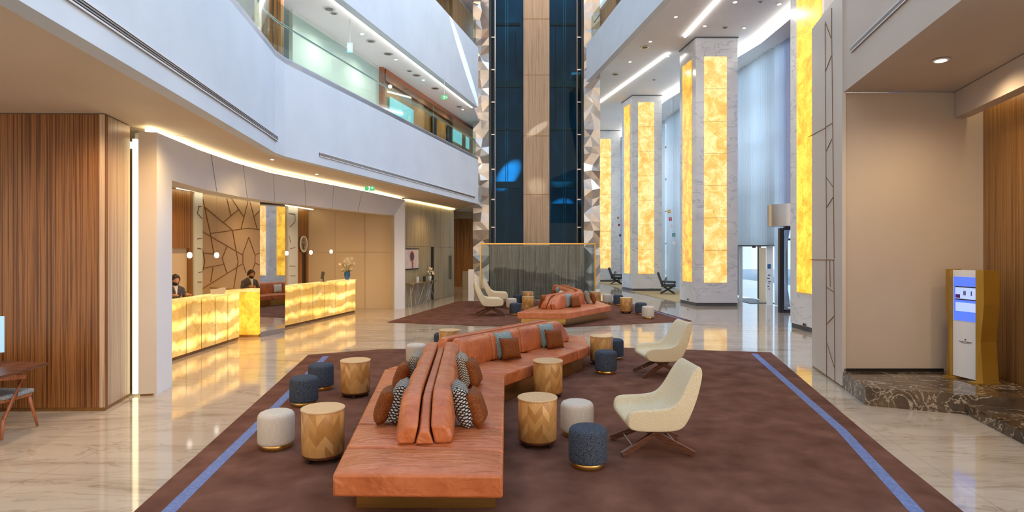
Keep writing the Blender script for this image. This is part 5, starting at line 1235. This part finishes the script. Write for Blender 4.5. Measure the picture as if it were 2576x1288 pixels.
MB().prism([(-.22, -.20), (.21, -.18), (.23, .18), (-.22, .20)], .372, .40).build('seat_frame', M['cherry'], ch, bevel=.004)
# backrest: curved rail facing the camera side
pts = []
rail = MB(); K = 14; vs = []
for i in range(K+1):
    an = PI+PI*i/K; x = .27*math.cos(an); y = .02+.27*math.sin(an); h_ = .045+.035*math.sin(PI*i/K)
    for rr, z in ((0, .595), (.022, .595), (.022+.01, .595+h_), (.01, .595+h_)): vs.append((x*(1+rr/.27), y+rr*math.sin(an), z+.025*math.sin(PI*i/K)))
fs = []
for i in range(K):
    for j in range(4): k_ = (j+1) % 4; fs.append((4*i+j, 4*i+k_, 4*i+4+k_, 4*i+4+j))
rail.add(vs, fs+[(0, 1, 2, 3), (4*K+3, 4*K+2, 4*K+1, 4*K)]).build('back_rail', M['cherry'], ch, smooth='auto', bevel=.006)
for sx_ in (-1, 1):
    MB().tube([(sx_*.265, .0, .615), (sx_*.25, -.08, .42), (sx_*.24, -.22, .2), (sx_*.27, -.27, .012)], [.018, .02, .019, .013], 8).build('leg', M['cherry'], ch, smooth=True)
    MB().tube([(sx_*.20, .16, .40), (sx_*.24, .24, .012)], [.02, .012], 8).build('leg', M['cherry'], ch, smooth=True)

# ------------------------------------------------------------------ added spot lamps
# spots without fixtures, added to light soffits, niche, corridor, galleries and lounge
def soft(x, y, z, p_, c_=WARM2, sz=.08): return light('SPOT', 'ceiling_fill_spot', (x, y, z), p_*2.2, c_, sz, spot=2.75, blend=1.0)
for x, y in ((-4.6, 4.5), (-6.2, 5.2), (-4.75, 6.8)): soft(x, y, 3.62, 36)
for x, y in ((-4.3, 8.0), (-4.45, 11.4), (-3.75, 14.5), (-3.0, 18.0), (-2.6, 22.5)): soft(x, y, 3.64, 40, WARM)
for x, y in ((5.9, 5.5), (5.6, 7.4)): soft(x, y, 4.25, 38)
soft(-2.0, 30.5, 3.6, 40, WARM)
for x, y in ((-4.55, 9.6), (-4.55, 12.0), (-4.3, 14.3), (-3.85, 16.3), (-3.3, 18.6), (-2.8, 20.8), (-2.3, 23.0)): soft(x+.15, y, 7.44, 45, (1, .88, .74))
for x, y in ((-2.6, 21.5), (4.6, 19.5)): soft(x, y, 12.3, 45, WARM2)
for x, y in ((5.0, 14), (5.3, 19), (4.7, 25), (5.6, 34)): soft(x, y, CZ-.05, 150, (1, .94, .88))

# narrow spot lamps added to imitate reflected sun on fascia and tower
def shaft(src, a, b, w, power, col=(.85, .97, 1), blend=.5):
    src, a, b = Vector(src), Vector(a), Vector(b); c = (a+b)/2; dz = (src-c).normalized(); ly = (b-a); ly = (ly-dz*ly.dot(dz)); half = ly.length/2; ly.normalize(); lx = ly.cross(dz)
    D_ = (src-c).length; o = light('SPOT', 'sun_streak_spot', src, power, col, .02, spot=2*math.atan(half/D_), blend=blend)
    k_ = w/half; o.matrix_world = Matrix(((lx.x*k_, ly.x, dz.x, src.x), (lx.y*k_, ly.y, dz.y, src.y), (lx.z*k_, ly.z, dz.z, src.z), (0, 0, 0, 1)))
shaft((5, 14, 22), (-2.1, 19.2, 9.9), (-1.25, 23.0, 7.2), .17, 16000, blend=.35)
shaft((0, 4, 22), (.45, 27.5, 6.3), (-.8, 27.5, 4.9), .45, 160000, (.45, .9, 1), .8)
shaft((0, 4, 22), (.55, 25.4, 6.9), (1.6, 25.4, 7.6), .16, 16000, blend=.7)
shaft((0, 4, 22), (1.07, 25.4, 4.3), (1.07, 25.4, 5.3), .5, 14000, (.85, .95, .85), 1)
shaft((0, 4, 22), (1.7, 27.5, 4.1), (2.9, 27.5, 4.3), .3, 110000, (.45, .9, 1), .8)
